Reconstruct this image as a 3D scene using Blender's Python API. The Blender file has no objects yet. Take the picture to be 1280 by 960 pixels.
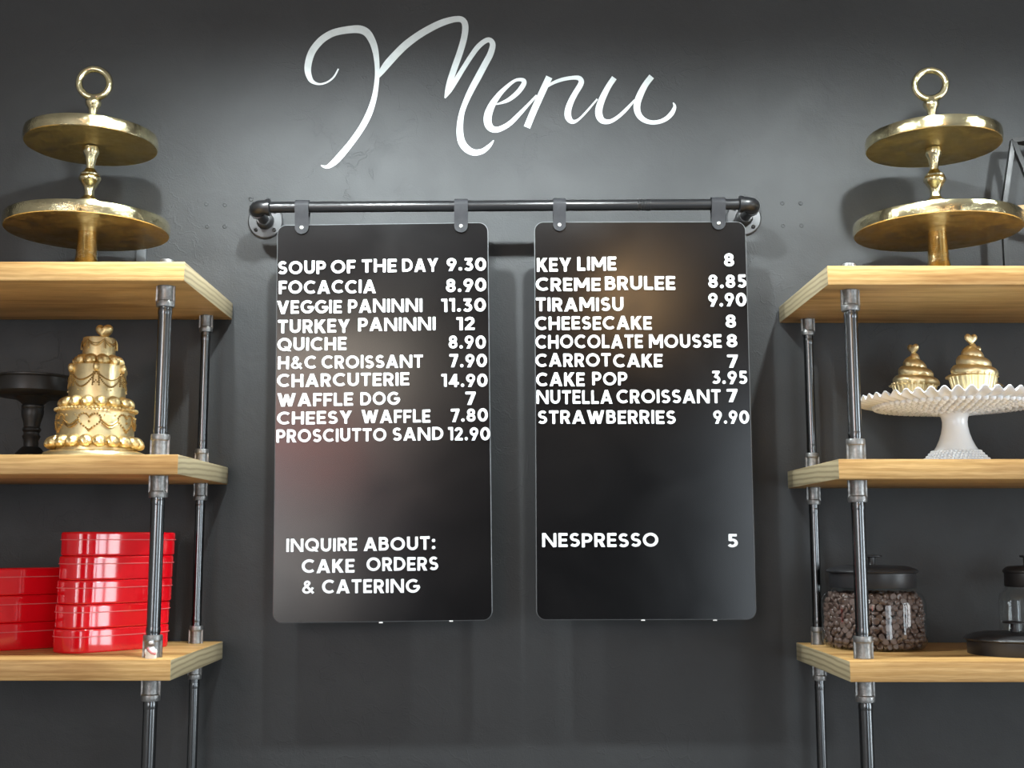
import bpy, bmesh, math, random
from mathutils import Vector, Matrix
random.seed(7)
S = bpy.context.scene
COL = S.collection
PI = math.pi
sin, cos, rad = math.sin, math.cos, math.radians

# ------------------------------------------------------------------ camera, world, lights, exposure
FPX, PPX, PPY, EYE, PITCH = 1500.0, 632.0, 480.0, 1.5, math.atan(0.13)
cd = bpy.data.cameras.new('camera')
cam = bpy.data.objects.new('camera', cd)
COL.objects.link(cam)
cam.location = (0, 0, EYE)
cam.rotation_euler = (PI / 2 + PITCH, 0, 0)
cd.sensor_width = 36
cd.lens = 36 * FPX / 1280
cd.shift_x = (640 - PPX) / 1280
cd.clip_start = 0.05
S.camera = cam

S.view_settings.view_transform = 'Standard'
S.view_settings.look = 'None'
S.view_settings.gamma = 1
S.view_settings.use_curve_mapping = False
S.view_settings.exposure = 0.0

WALL_Y = 2.75          # the dark wall
ROOM_X, ROOM_Y, ROOM_Z = 3.2, -3.2, 3.5

wd = bpy.data.worlds.new('World')
S.world = wd
wd.use_nodes = True
wd.node_tree.nodes['Background'].inputs[0].default_value = (0.75, 0.85, 1.0, 1)
wd.node_tree.nodes['Background'].inputs[1].default_value = 0.5


def light(name, kind, loc, color, energy, **kw):
    l = bpy.data.lights.new(name, kind)
    l.color = color
    l.energy = energy
    for k, v in kw.items():
        setattr(l, k, v)
    o = bpy.data.objects.new(name, l)
    COL.objects.link(o)
    o.location = loc
    return o


# row of ceiling spots washing the wall, just above the frame
for x, e in ((-0.66, 32), (-0.32, 50), (0.17, 42), (0.80, 40), (1.40, 28)):
    l = light('wall_spot', 'SPOT', (x, WALL_Y - 0.67, 2.57), (0.90, 0.985, 1.0), e,
              spot_size=rad(150), spot_blend=0.9, shadow_soft_size=0.022)
    tgt = Vector((x, WALL_Y, 1.45))
    l.rotation_euler = (tgt - l.location).to_track_quat('-Z', 'Y').to_euler()


def window_light(x0, x1, z0, z1, color, radiance):
    a = (x1 - x0) * (z1 - z0)
    o = light('window_and_glow_light', 'AREA', ((x0 + x1) / 2, ROOM_Y + 0.02, (z0 + z1) / 2), color,
              0.9 * radiance * a * PI, shape='RECTANGLE', size=x1 - x0, size_y=z1 - z0)
    o.rotation_euler = (PI / 2, 0, 0)       # -Z of the lamp points to +Y, into the room
    return o


def side_window_light(y0, y1, z0, z1, color, radiance):
    a = (y1 - y0) * (z1 - z0)
    o = light('side_window_daylight', 'AREA', (ROOM_X - 0.02, (y0 + y1) / 2, (z0 + z1) / 2), color,
              0.9 * radiance * a * PI, shape='RECTANGLE', size=z1 - z0, size_y=y1 - y0)
    o.rotation_euler = (0, PI / 2, 0)       # -Z of the lamp points to -X
    return o


WIN_L = (-2.9, -0.65, 0.9, 3.0)
WIN_R = (1.55, 3.05, 0.25, 2.5)
# panes of the two shop windows behind the camera; the street seen through them is warm on one side; the red one is an added lamp
for (a, b, c, d, col, r) in (
        (-2.9, -2.4, 0.9, 3.0, (0.82, 0.93, 1.0), 10.0),
        (-2.32, -1.85, 0.9, 3.0, (0.92, 0.97, 1.0), 10.0),
        (-1.77, -0.65, 2.5, 3.0, (1.0, 0.87, 0.70), 11.0),
        (-1.77, -1.15, 1.96, 2.44, (1.0, 0.20, 0.15), 9.0),  # added red lamp, makes the red glow on the left board
        (-1.07, -0.65, 1.96, 2.44, (1.0, 0.86, 0.74), 2.5),
        (-1.77, -1.15, 0.9, 1.90, (1.0, 0.90, 0.82), 5.0),
        (1.62, 2.26, 0.25, 2.5, (0.84, 0.93, 1.0), 3.6),
        (2.34, 3.05, 0.25, 2.5, (0.80, 0.92, 1.0), 10.0)):
    window_light(a, b, c, d, col, r)
# the tall side window in the right wall
WIN_S = (0.55, 1.65, 0.55, 2.35)
side_window_light(0.55, 0.86, 0.55, 2.35, (0.82, 0.93, 1.0), 10.0)
side_window_light(0.94, 1.20, 0.55, 2.35, (0.82, 0.93, 1.0), 11.0)
side_window_light(1.28, 1.65, 0.55, 2.35, (0.92, 0.97, 1.0), 11.0)
# warm pendant bulb in the room behind the camera
light('pendant_bulb', 'POINT', (0.75, -1.75, 2.93), (1.0, 0.60, 0.26), 22, shadow_soft_size=0.12)


# ------------------------------------------------------------------ pixel ray -> point on a plane Y = const
def at(px, py, Y):
    cx, cy = (px - PPX) / FPX, (PPY - py) / FPX
    d = Vector((cx, cos(PITCH) - cy * sin(PITCH), sin(PITCH) + cy * cos(PITCH)))
    return Vector((0, 0, EYE)) + d * (Y / d.y)


def atz(px, py, z):
    cx, cy = (px - PPX) / FPX, (PPY - py) / FPX
    d = Vector((cx, cos(PITCH) - cy * sin(PITCH), sin(PITCH) + cy * cos(PITCH)))
    return Vector((0, 0, EYE)) + d * ((z - EYE) / d.z)


# ------------------------------------------------------------------ materials
def new_mat(name):
    m = bpy.data.materials.new(name)
    m.use_nodes = True
    nt = m.node_tree
    return m, nt, nt.nodes['Principled BSDF']


def nd(nt, t, **kw):
    n = nt.nodes.new(t)
    for k, v in kw.items():
        if k.startswith('i_'):
            key = k[2:]
            n.inputs[int(key) if key.isdigit() else key.replace('_', ' ')].default_value = v
        else:
            setattr(n, k, v)
    return n


def ramp(nt, src, stops):
    r = nt.nodes.new('ShaderNodeValToRGB')
    el = r.color_ramp.elements
    while len(el) < len(stops):
        el.new(0.5)
    for e, (p, c) in zip(el, stops):
        e.position = p
        e.color = (c[0], c[1], c[2], 1) if len(c) == 3 else c
    nt.links.new(src, r.inputs[0])
    return r


def g3(v):
    return (v, v, v)


def simple(name, col, rough=0.5, metal=0.0, noise=0.0, nscale=40, bump=0.0, bscale=200, spec=0.5, coat=0.0):
    m, nt, b = new_mat(name)
    b.inputs['Base Color'].default_value = (*col, 1)
    b.inputs['Roughness'].default_value = rough
    b.inputs['Metallic'].default_value = metal
    b.inputs['Specular IOR Level'].default_value = spec
    b.inputs['Coat Weight'].default_value = coat
    tc = nd(nt, 'ShaderNodeTexCoord')
    if noise:
        n = nd(nt, 'ShaderNodeTexNoise', i_Scale=nscale, i_Detail=6)
        nt.links.new(tc.outputs['Object'], n.inputs['Vector'])
        r = ramp(nt, n.outputs[0], [(0.3, [c * (1 - noise) for c in col]), (0.7, [min(1, c * (1 + noise)) for c in col])])
        nt.links.new(r.outputs[0], b.inputs['Base Color'])
        rr = ramp(nt, n.outputs[0], [(0.3, g3(rough * (1 + noise))), (0.7, g3(rough * (1 - noise)))])
        nt.links.new(rr.outputs[0], b.inputs['Roughness'])
    if bump:
        n2 = nd(nt, 'ShaderNodeTexNoise', i_Scale=bscale, i_Detail=4)
        nt.links.new(tc.outputs['Object'], n2.inputs['Vector'])
        bp = nd(nt, 'ShaderNodeBump', i_Strength=bump, i_Distance=0.002)
        nt.links.new(n2.outputs[0], bp.inputs['Height'])
        nt.links.new(bp.outputs[0], b.inputs['Normal'])
    return m


def wood_mat(name, seed):
    m, nt, b = new_mat(name)
    tc = nd(nt, 'ShaderNodeTexCoord')
    mp = nd(nt, 'ShaderNodeMapping')
    mp.inputs['Location'].default_value = (seed * 1.7, seed * 0.13 - 0.06, 0.06 + seed * 0.011)
    mp.inputs['Scale'].default_value = (0.10, 1, 1)
    nt.links.new(tc.outputs['Object'], mp.inputs['Vector'])
    w = nd(nt, 'ShaderNodeTexWave', wave_type='RINGS', rings_direction='X',
           i_Scale=30, i_Distortion=6.0, i_Detail=4, i_Detail_Scale=1.8)
    nt.links.new(mp.outputs[0], w.inputs['Vector'])
    mp2 = nd(nt, 'ShaderNodeMapping')
    mp2.inputs['Scale'].default_value = (22, 420, 420)
    nt.links.new(tc.outputs['Object'], mp2.inputs['Vector'])
    f = nd(nt, 'ShaderNodeTexNoise', i_Scale=1.0, i_Detail=5)
    nt.links.new(mp2.outputs[0], f.inputs['Vector'])
    mp3 = nd(nt, 'ShaderNodeMapping')
    mp3.inputs['Scale'].default_value = (2.2, 16, 16)
    mp3.inputs['Location'].default_value = (seed * 3.1, seed, 0)
    nt.links.new(tc.outputs['Object'], mp3.inputs['Vector'])
    big = nd(nt, 'ShaderNodeTexNoise', i_Scale=1.0, i_Detail=4)
    nt.links.new(mp3.outputs[0], big.inputs['Vector'])
    c1 = ramp(nt, w.outputs[0], [(0.0, (0.56, 0.33, 0.115)), (1.0, (0.68, 0.43, 0.175))])
    c2 = ramp(nt, f.outputs[0], [(0.3, (0.80, 0.76, 0.70)), (0.62, (1, 1, 1))])
    c3 = ramp(nt, big.outputs[0], [(0.30, (0.62, 0.52, 0.40)), (0.48, (0.96, 0.95, 0.92)), (0.7, (1.08, 1.06, 1.02))])
    m1 = nd(nt, 'ShaderNodeMix', data_type='RGBA', blend_type='MULTIPLY')
    m1.inputs[0].default_value = 1
    nt.links.new(c1.outputs[0], m1.inputs[6])
    nt.links.new(c2.outputs[0], m1.inputs[7])
    m2 = nd(nt, 'ShaderNodeMix', data_type='RGBA', blend_type='MULTIPLY')
    m2.inputs[0].default_value = 1
    nt.links.new(m1.outputs[2], m2.inputs[6])
    nt.links.new(c3.outputs[0], m2.inputs[7])
    # sawn end grain is greyer and shows its rings more strongly
    sx = nd(nt, 'ShaderNodeSeparateXYZ')
    nt.links.new(tc.outputs['Normal'], sx.inputs[0])
    ab = nd(nt, 'ShaderNodeMath', operation='ABSOLUTE')
    nt.links.new(sx.outputs[0], ab.inputs[0])
    ge = nd(nt, 'ShaderNodeMath', operation='GREATER_THAN')
    ge.inputs[1].default_value = 0.85
    nt.links.new(ab.outputs[0], ge.inputs[0])
    we = nd(nt, 'ShaderNodeTexWave', wave_type='RINGS', rings_direction='X',
            i_Scale=24, i_Distortion=1.6, i_Detail=2, i_Detail_Scale=0.7)
    mpe = nd(nt, 'ShaderNodeMapping')
    mpe.inputs['Location'].default_value = (0, -0.02 - 0.05 * (seed % 3), 0.05 + 0.02 * (seed % 2))
    mpe.inputs['Scale'].default_value = (0.1, 0.6, 1.2)
    nt.links.new(tc.outputs['Object'], mpe.inputs['Vector'])
    nt.links.new(mpe.outputs[0], we.inputs['Vector'])
    ce = ramp(nt, we.outputs[0], [(0.0, (0.25, 0.20, 0.115)), (0.6, (0.40, 0.33, 0.20))])
    m3 = nd(nt, 'ShaderNodeMix', data_type='RGBA', blend_type='MIX')
    nt.links.new(ge.outputs[0], m3.inputs[0])
    nt.links.new(m2.outputs[2], m3.inputs[6])
    nt.links.new(ce.outputs[0], m3.inputs[7])
    nt.links.new(m3.outputs[2], b.inputs['Base Color'])
    b.inputs['Roughness'].default_value = 0.5
    bp = nd(nt, 'ShaderNodeBump', i_Strength=0.25, i_Distance=0.001)
    nt.links.new(f.outputs[0], bp.inputs['Height'])
    nt.links.new(bp.outputs[0], b.inputs['Normal'])
    return m


def wall_paint():
    m, nt, b = new_mat('dark_wall_paint')
    tc = nd(nt, 'ShaderNodeTexCoord')
    big = nd(nt, 'ShaderNodeTexNoise', i_Scale=2.2, i_Detail=5, i_Roughness=0.6)
    mid = nd(nt, 'ShaderNodeTexNoise', i_Scale=14, i_Detail=6, i_Distortion=0.6)
    fine = nd(nt, 'ShaderNodeTexNoise', i_Scale=260, i_Detail=3)
    for n in (big, mid, fine):
        nt.links.new(tc.outputs['Object'], n.inputs['Vector'])
    c = ramp(nt, big.outputs[0], [(0.3, (0.025, 0.0262, 0.0275)), (0.7, (0.035, 0.037, 0.0385))])
    nt.links.new(c.outputs[0], b.inputs['Base Color'])
    r = ramp(nt, mid.outputs[0], [(0.3, g3(0.565)), (0.7, g3(0.635))])
    nt.links.new(r.outputs[0], b.inputs['Roughness'])
    # ridge lines of old filler under the paint
    vor = nd(nt, 'ShaderNodeTexVoronoi', feature='DISTANCE_TO_EDGE', i_Scale=4.5)
    mx = nd(nt, 'ShaderNodeMix', data_type='VECTOR')
    mx.inputs[0].default_value = 0.22
    nt.links.new(tc.outputs['Object'], mx.inputs[4])
    nt.links.new(mid.outputs[1], mx.inputs[5])
    nt.links.new(mx.outputs[1], vor.inputs['Vector'])
    vr = ramp(nt, vor.outputs[0], [(0.0, g3(1)), (0.02, g3(0))])
    a1 = nd(nt, 'ShaderNodeMath', operation='MULTIPLY_ADD')
    a1.inputs[1].default_value = 0.22
    nt.links.new(fine.outputs[0], a1.inputs[0])
    nt.links.new(mid.outputs[0], a1.inputs[2])
    msk = ramp(nt, big.outputs[0], [(0.46, g3(0)), (0.60, g3(0.22))])
    mm = nd(nt, 'ShaderNodeMath', operation='MULTIPLY')
    nt.links.new(vr.outputs[0], mm.inputs[0])
    nt.links.new(msk.outputs[0], mm.inputs[1])
    a2 = nd(nt, 'ShaderNodeMath', operation='ADD')
    nt.links.new(a1.outputs[0], a2.inputs[0])
    nt.links.new(mm.outputs[0], a2.inputs[1])
    bp = nd(nt, 'ShaderNodeBump', i_Strength=0.5, i_Distance=0.004)
    nt.links.new(a2.outputs[0], bp.inputs['Height'])
    nt.links.new(bp.outputs[0], b.inputs['Normal'])
    return m


def gold_mat(name, col, rough, leaf, var=0.4):
    m, nt, b = new_mat(name)
    tc = nd(nt, 'ShaderNodeTexCoord')
    n = nd(nt, 'ShaderNodeTexNoise', i_Scale=30, i_Detail=6, i_Roughness=0.65)
    n2 = nd(nt, 'ShaderNodeTexNoise', i_Scale=420, i_Detail=2)
    for q in (n, n2):
        nt.links.new(tc.outputs['Object'], q.inputs['Vector'])
    c = ramp(nt, n.outputs[0], [(0.32, [x * 0.75 for x in col]), (0.6, col)])
    nt.links.new(c.outputs[0], b.inputs['Base Color'])
    b.inputs['Metallic'].default_value = 1
    r = ramp(nt, n.outputs[0], [(0.35, g3(rough * (1 + var))), (0.65, g3(rough * (1 - var * 0.7)))])
    nt.links.new(r.outputs[0], b.inputs['Roughness'])
    mu = nd(nt, 'ShaderNodeMath', operation='MULTIPLY')
    mk = ramp(nt, n.outputs[0], [(0.45, g3(0)), (0.62, g3(1))])
    nt.links.new(mk.outputs[0], mu.inputs[0])
    nt.links.new(n2.outputs[0], mu.inputs[1])
    bp = nd(nt, 'ShaderNodeBump', i_Strength=leaf, i_Distance=0.001)
    nt.links.new(mu.outputs[0], bp.inputs['Height'])
    nt.links.new(bp.outputs[0], b.inputs['Normal'])
    return m


def board_mat():
    m, nt, b = new_mat('black_gloss_board')
    tc = nd(nt, 'ShaderNodeTexCoord')
    n = nd(nt, 'ShaderNodeTexNoise', i_Scale=5, i_Detail=6, i_Distortion=0.8)
    nt.links.new(tc.outputs['Object'], n.inputs['Vector'])
    r = ramp(nt, n.outputs[0], [(0.3, g3(0.15)), (0.7, g3(0.21))])
    nt.links.new(r.outputs[0], b.inputs['Roughness'])
    b.inputs['Base Color'].default_value = (0.004, 0.004, 0.0045, 1)
    return m


def glass_mat():
    m = bpy.data.materials.new('clear_glass')
    m.use_nodes = True
    nt = m.node_tree
    nt.nodes.clear()
    out = nd(nt, 'ShaderNodeOutputMaterial')
    tr = nd(nt, 'ShaderNodeBsdfTransparent')
    tr.inputs[0].default_value = (0.96, 0.975, 0.97, 1)
    gl = nd(nt, 'ShaderNodeBsdfGlossy')
    gl.inputs['Roughness'].default_value = 0.03
    tc = nd(nt, 'ShaderNodeTexCoord')
    n = nd(nt, 'ShaderNodeTexNoise', i_Scale=22, i_Detail=2)
    nt.links.new(tc.outputs['Object'], n.inputs['Vector'])
    bp = nd(nt, 'ShaderNodeBump', i_Strength=0.12, i_Distance=0.004)
    nt.links.new(n.outputs[0], bp.inputs['Height'])
    nt.links.new(bp.outputs[0], gl.inputs['Normal'])
    lw = nd(nt, 'ShaderNodeLayerWeight')
    lw.inputs['Blend'].default_value = 0.5
    pw = nd(nt, 'ShaderNodeMath', operation='POWER')
    pw.inputs[1].default_value = 5
    nt.links.new(lw.outputs['Facing'], pw.inputs[0])
    fr = nd(nt, 'ShaderNodeMath', operation='MULTIPLY_ADD')
    fr.inputs[1].default_value = 0.9
    fr.inputs[2].default_value = 0.05
    nt.links.new(pw.outputs[0], fr.inputs[0])
    mx = nd(nt, 'ShaderNodeMixShader')
    nt.links.new(fr.outputs[0], mx.inputs[0])
    nt.links.new(tr.outputs[0], mx.inputs[1])
    nt.links.new(gl.outputs[0], mx.inputs[2])
    nt.links.new(mx.outputs[0], out.inputs[0])
    return m


M = dict(
    wall=wall_paint(),
    plaster=simple('pale_plaster', (0.55, 0.54, 0.52), 0.8, noise=0.05, nscale=3),
    darkplaster=simple('charcoal_plaster', (0.09, 0.09, 0.09), 0.8, noise=0.05, nscale=3),
    ceiling=simple('white_ceiling', (0.50, 0.50, 0.50), 0.85, noise=0.03, nscale=3),
    floor=simple('concrete_floor', (0.32, 0.325, 0.33), 0.55, noise=0.15, nscale=4),
    frame=simple('black_window_frame', (0.02, 0.02, 0.02), 0.4, noise=0.1),
    wood=[wood_mat('oak_board_%s' % k, s) for k, s in (('a', 1), ('b', 2), ('c', 3), ('d', 4), ('e', 5), ('f', 6))],
    steel=simple('dark_steel_pipe', (0.145, 0.15, 0.155), 0.22, 1.0, noise=0.06, nscale=14),
    iron=simple('grey_iron_fitting', (0.29, 0.29, 0.285), 0.42, 0.9, noise=0.22, nscale=120, bump=0.3, bscale=300),
    rail=simple('black_satin_rail', (0.010, 0.010, 0.011), 0.30, 0.0, noise=0.03, nscale=20, spec=0.6),
    flange=simple('black_painted_flange', (0.05, 0.05, 0.052), 0.35, 0.3, noise=0.1, nscale=40),
    strap=simple('grey_leather_strap', (0.022, 0.022, 0.025), 0.62, noise=0.1, nscale=90, spec=0.3),
    rivet=simple('bright_rivet', (0.62, 0.61, 0.58), 0.4, 0.8, noise=0.05),
    board=board_mat(),
    boardedge=simple('grey_board_edge', (0.11, 0.115, 0.12), 0.35, noise=0.1),  # lighter cut edge, with the bevel's catch of light put into its colour
    letter=simple('white_plastic_letter', (0.86, 0.88, 0.9), 0.5, noise=0.02),
    brush=simple('white_brush_paint', (0.64, 0.69, 0.69), 0.6, noise=0.10, nscale=34),
    brass=gold_mat('polished_brass', (0.82, 0.72, 0.44), 0.13, 0.8),
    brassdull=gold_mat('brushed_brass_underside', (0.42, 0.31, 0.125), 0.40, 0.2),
    gold=gold_mat('gold_paint', (1.0, 0.82, 0.46), 0.40, 0.04, 0.1),
    goldrope=gold_mat('shaded_gold_rope', (0.52, 0.35, 0.14), 0.40, 0.1),  # darker gold: the dark reflections outlining the ropes are put into the colour
    goldwarm=gold_mat('gold_paint_warm', (0.98, 0.76, 0.38), 0.38, 1.0),
    cupcake=gold_mat('gold_paint_pale', (1.0, 0.84, 0.50), 0.40, 0.06, 0.15),
    red=simple('red_gloss_tin', (0.76, 0.004, 0.012), 0.08, 0.0, noise=0.04, nscale=5, spec=0.6, coat=0.4),
    redrim=simple('pink_highlight_rim', (0.80, 0.16, 0.17), 0.25, 0.0, noise=0.1),  # the bead's highlight line is painted in as pink
    black=simple('black_matte_paint', (0.012, 0.012, 0.012), 0.42, noise=0.1, nscale=30),
    lid=simple('black_lid', (0.022, 0.022, 0.024), 0.38, noise=0.12, nscale=20),
    milk=simple('white_milk_glass', (0.88, 0.93, 0.985), 0.16, noise=0.02, nscale=10, coat=0.3),
    choc=simple('chocolate', (0.112, 0.074, 0.062), 0.34, noise=0.2, nscale=90),
    glass=glass_mat(),
    pinkwhite=simple('white_enamel', (0.85, 0.83, 0.82), 0.35, noise=0.02),
    sash=simple('pink_sash', (0.55, 0.20, 0.20), 0.5, noise=0.05),
    palewood=simple('pale_wood_strip', (0.62, 0.42, 0.22), 0.5, noise=0.15, nscale=30),
    galv=simple('galvanised_bracket', (0.08, 0.085, 0.09), 0.55, 0.0, noise=0.1),
)


# ------------------------------------------------------------------ mesh builder
class MB:
    def __init__(self):
        self.v, self.f = [], []

    def add(self, vs, fs):
        n = len(self.v)
        self.v += [tuple(p) for p in vs]
        self.f += [tuple(i + n for i in f) for f in fs]

    def box(self, x0, x1, y0, y1, z0, z1, bev=0.0):
        bm = bmesh.new()
        bmesh.ops.create_cube(bm, size=1)
        for q in bm.verts:
            q.co = Vector(((x0 + x1) / 2 + q.co.x * (x1 - x0), (y0 + y1) / 2 + q.co.y * (y1 - y0), (z0 + z1) / 2 + q.co.z * (z1 - z0)))
        if bev:
            bmesh.ops.bevel(bm, geom=list(bm.edges), offset=bev, segments=2, profile=0.5, affect='EDGES')
        self.take(bm)

    def take(self, bm, mat=None):
        bm.verts.index_update()
        vs = [(mat @ q.co if mat else q.co.copy()) for q in bm.verts]
        fs = [[q.index for q in f.verts] for f in bm.faces]
        self.add(vs, fs)
        bm.free()

    def lathe(self, prof, c=(0, 0, 0), seg=48, rfun=None, zfun=None, close=False):
        """prof: list of (r, z); r = 0 ends are closed with a fan"""
        vs, fs, rows = [], [], []
        for k, (r, z) in enumerate(prof):
            if r <= 1e-9:
                rows.append([len(vs)])
                vs.append((c[0], c[1], c[2] + z))
            else:
                row = []
                for i in range(seg):
                    t = 2 * PI * i / seg
                    rr = r * (rfun(t, k) if rfun else 1)
                    zz = z + (zfun(t, k) if zfun else 0)
                    row.append(len(vs))
                    vs.append((c[0] + rr * cos(t), c[1] + rr * sin(t), c[2] + zz))
                rows.append(row)
        pairs = list(zip(rows, rows[1:])) + ([(rows[-1], rows[0])] if close else [])
        for a, b in pairs:
            for i in range(seg):
                j = (i + 1) % seg
                if len(a) == 1 and len(b) == 1:
                    break
                if len(a) == 1:
                    fs.append((a[0], b[j], b[i]))
                elif len(b) == 1:
                    fs.append((a[i], a[j], b[0]))
                else:
                    fs.append((a[i], a[j], b[j], b[i]))
        self.add(vs, fs)

    def tube(self, pts, r, seg=16, closed=False, cap=True, sy=1.0):
        pts = [Vector(p) for p in pts]
        n = len(pts)
        rs = r if isinstance(r, (list, tuple)) else [r] * n
        vs, fs = [], []
        prev = None
        for k, p in enumerate(pts):
            a = pts[(k - 1) % n] if (closed or k > 0) else p
            b = pts[(k + 1) % n] if (closed or k < n - 1) else p
            t = (b - a).normalized()
            if prev is None:
                u = t.orthogonal().normalized()
            else:
                u = (prev - t * prev.dot(t))
                u = u.normalized() if u.length > 1e-6 else t.orthogonal().normalized()
            prev = u
            w = t.cross(u)
            for i in range(seg):
                q = 2 * PI * i / seg
                vs.append(p + u * (rs[k] * cos(q)) + w * (rs[k] * sy * sin(q)))
        m = n if closed else n - 1
        for k in range(m):
            a, b = k * seg, ((k + 1) % n) * seg
            for i in range(seg):
                j = (i + 1) % seg
                fs.append((a + i, a + j, b + j, b + i))
        if cap and not closed:
            fs.append(tuple(reversed(range(seg))))
            fs.append(tuple(range((n - 1) * seg, n * seg)))
        self.add(vs, fs)

    def ball(self, c, r, seg=10, rings=6, sc=(1, 1, 1)):
        prof = [(0, -1)] + [(cos(-PI / 2 + PI * k / rings), sin(-PI / 2 + PI * k / rings)) for k in range(1, rings)] + [(0, 1)]
        vs0 = MB()
        vs0.lathe(prof, seg=seg)
        self.add([(c[0] + x * r * sc[0], c[1] + y * r * sc[1], c[2] + z * r * sc[2]) for x, y, z in vs0.v], vs0.f)

    def prism(self, poly, fn, t0, t1):
        """poly: ccw list of (u, v); fn(u, v, w) -> point"""
        n = len(poly)
        vs = [fn(u, v, t0) for u, v in poly] + [fn(u, v, t1) for u, v in poly]
        fs = [tuple(range(n)), tuple(reversed(range(n, 2 * n)))]
        for i in range(n):
            j = (i + 1) % n
            fs.append((j, i, n + i, n + j))
        self.add(vs, fs)

    def strip(self, rows):
        """rows: list of rows of points of the same length"""
        m = len(rows[0])
        vs = [p for r in rows for p in r]
        fs = []
        for k in range(len(rows) - 1):
            for i in range(m - 1):
                fs.append((k * m + i, k * m + i + 1, (k + 1) * m + i + 1, (k + 1) * m + i))
        self.add(vs, fs)

    def build(self, name, mat, parent=None, origin=None, angle=35, fix=True):
        """vertices are in world space unless parent is at the origin; they are stored relative to the parent's place"""
        org = Vector(origin) if origin is not None else Vector((0, 0, 0))
        base = Vector((0, 0, 0))
        q = parent
        while q is not None:
            base += q.location
            q = q.parent
        me = bpy.data.meshes.new(name)
        off = org if (parent is None) else (base if not getattr(self, 'local', False) else Vector((0, 0, 0)))
        me.from_pydata([tuple(Vector(p) - off) for p in self.v], [], self.f)
        if fix:
            bm = bmesh.new()
            bm.from_mesh(me)
            bmesh.ops.recalc_face_normals(bm, faces=bm.faces)
            bm.to_mesh(me)
            bm.free()
        me.polygons.foreach_set('use_smooth', [True] * len(me.polygons))
        me.set_sharp_from_angle(angle=rad(angle))
        me.materials.append(mat)
        o = bpy.data.objects.new(name, me)
        COL.objects.link(o)
        if parent is not None:
            o.parent = parent
        else:
            o.location = org
        return o


def tag(o, label=None, cat=None, group=None, kind=None):
    for k, v in (('label', label), ('category', cat), ('group', group), ('kind', kind)):
        if v:
            o[k] = v
    return o


def thing(name, label, cat, loc, group=None):
    o = bpy.data.objects.new(name, None)
    COL.objects.link(o)
    o.empty_display_size = 0.05
    o.location = loc
    return tag(o, label, cat, group)


def copy_tree(o, parent=None):
    c = o.copy()
    COL.objects.link(c)
    c.parent = parent
    for ch in [x for x in bpy.data.objects if x.parent == o]:
        copy_tree(ch, c)
    return c


def arc(cx, cy, rx, ry, a0, a1, n=14):
    return [(cx + rx * cos(rad(a0 + (a1 - a0) * k / n)), cy + ry * sin(rad(a0 + (a1 - a0) * k / n))) for k in range(n + 1)]


def catmull(pts, sub=8):
    P = [pts[0]] + list(pts) + [pts[-1]]
    out = []
    for i in range(1, len(P) - 2):
        for k in range(sub):
            t = k / sub
            out.append(tuple(0.5 * (2 * b + (c - a) * t + (2 * a - 5 * b + 4 * c - d) * t * t + (3 * b - a - 3 * c + d) * t ** 3)
                             for a, b, c, d in zip(P[i - 1], P[i], P[i + 1], P[i + 2])))
    out.append(tuple(pts[-1]))
    return out


# ------------------------------------------------------------------ the room
def struct(mb, name, mat, parent=None):
    return tag(mb.build(name, mat, parent), kind=None if parent else 'structure')


b = MB(); b.box(-ROOM_X, ROOM_X, WALL_Y, WALL_Y + 0.12, 0, ROOM_Z)
wall = struct(b, 'wall_back', M['wall'])
b = MB(); b.box(-ROOM_X, ROOM_X, ROOM_Y - 0.12, WALL_Y + 0.12, -0.1, 0); struct(b, 'floor', M['floor'])
b = MB(); b.box(-ROOM_X, ROOM_X, ROOM_Y - 0.12, WALL_Y + 0.12, ROOM_Z, ROOM_Z + 0.1); struct(b, 'ceiling', M['ceiling'])
b = MB(); b.box(-ROOM_X - 0.12, -ROOM_X, ROOM_Y - 0.12, WALL_Y + 0.12, 0, ROOM_Z); struct(b, 'wall_left', M['plaster'])
b = MB()
for ya, yb_, za, zb_ in ((ROOM_Y - 0.12, WIN_S[0], 0, ROOM_Z), (WIN_S[1], WALL_Y + 0.12, 0, ROOM_Z), (WIN_S[0], WIN_S[1], 0, WIN_S[2]), (WIN_S[0], WIN_S[1], WIN_S[3], ROOM_Z)):
    b.box(ROOM_X, ROOM_X + 0.12, ya, yb_, za, zb_)
struct(b, 'wall_right', M['plaster'])
b = MB()
for a in (WIN_S[0], 0.90, 1.24, WIN_S[1]):
    b.box(ROOM_X - 0.05, ROOM_X + 0.03, a - 0.04, a + 0.04, WIN_S[2], WIN_S[3])
for a in (WIN_S[2], WIN_S[3]):
    b.box(ROOM_X - 0.05, ROOM_X + 0.03, WIN_S[0], WIN_S[1], a - 0.04, a + 0.04)
struct(b, 'window_3', M['frame'])
b = MB()
y0, y1 = ROOM_Y - 0.12, ROOM_Y
for x0, x1, z0, z1 in ((-ROOM_X, WIN_L[0], 0, ROOM_Z), (WIN_L[1], WIN_R[0], 0, ROOM_Z), (WIN_R[1], ROOM_X, 0, ROOM_Z),
                       (WIN_L[0], WIN_L[1], 0, WIN_L[2]), (WIN_L[0], WIN_L[1], WIN_L[3], ROOM_Z),
                       (WIN_R[0], WIN_R[1], 0, WIN_R[2]), (WIN_R[0], WIN_R[1], WIN_R[3], ROOM_Z)):
    b.box(x0, x1, y0, y1, z0, z1)
struct(b, 'wall_front', M['darkplaster'])
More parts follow.
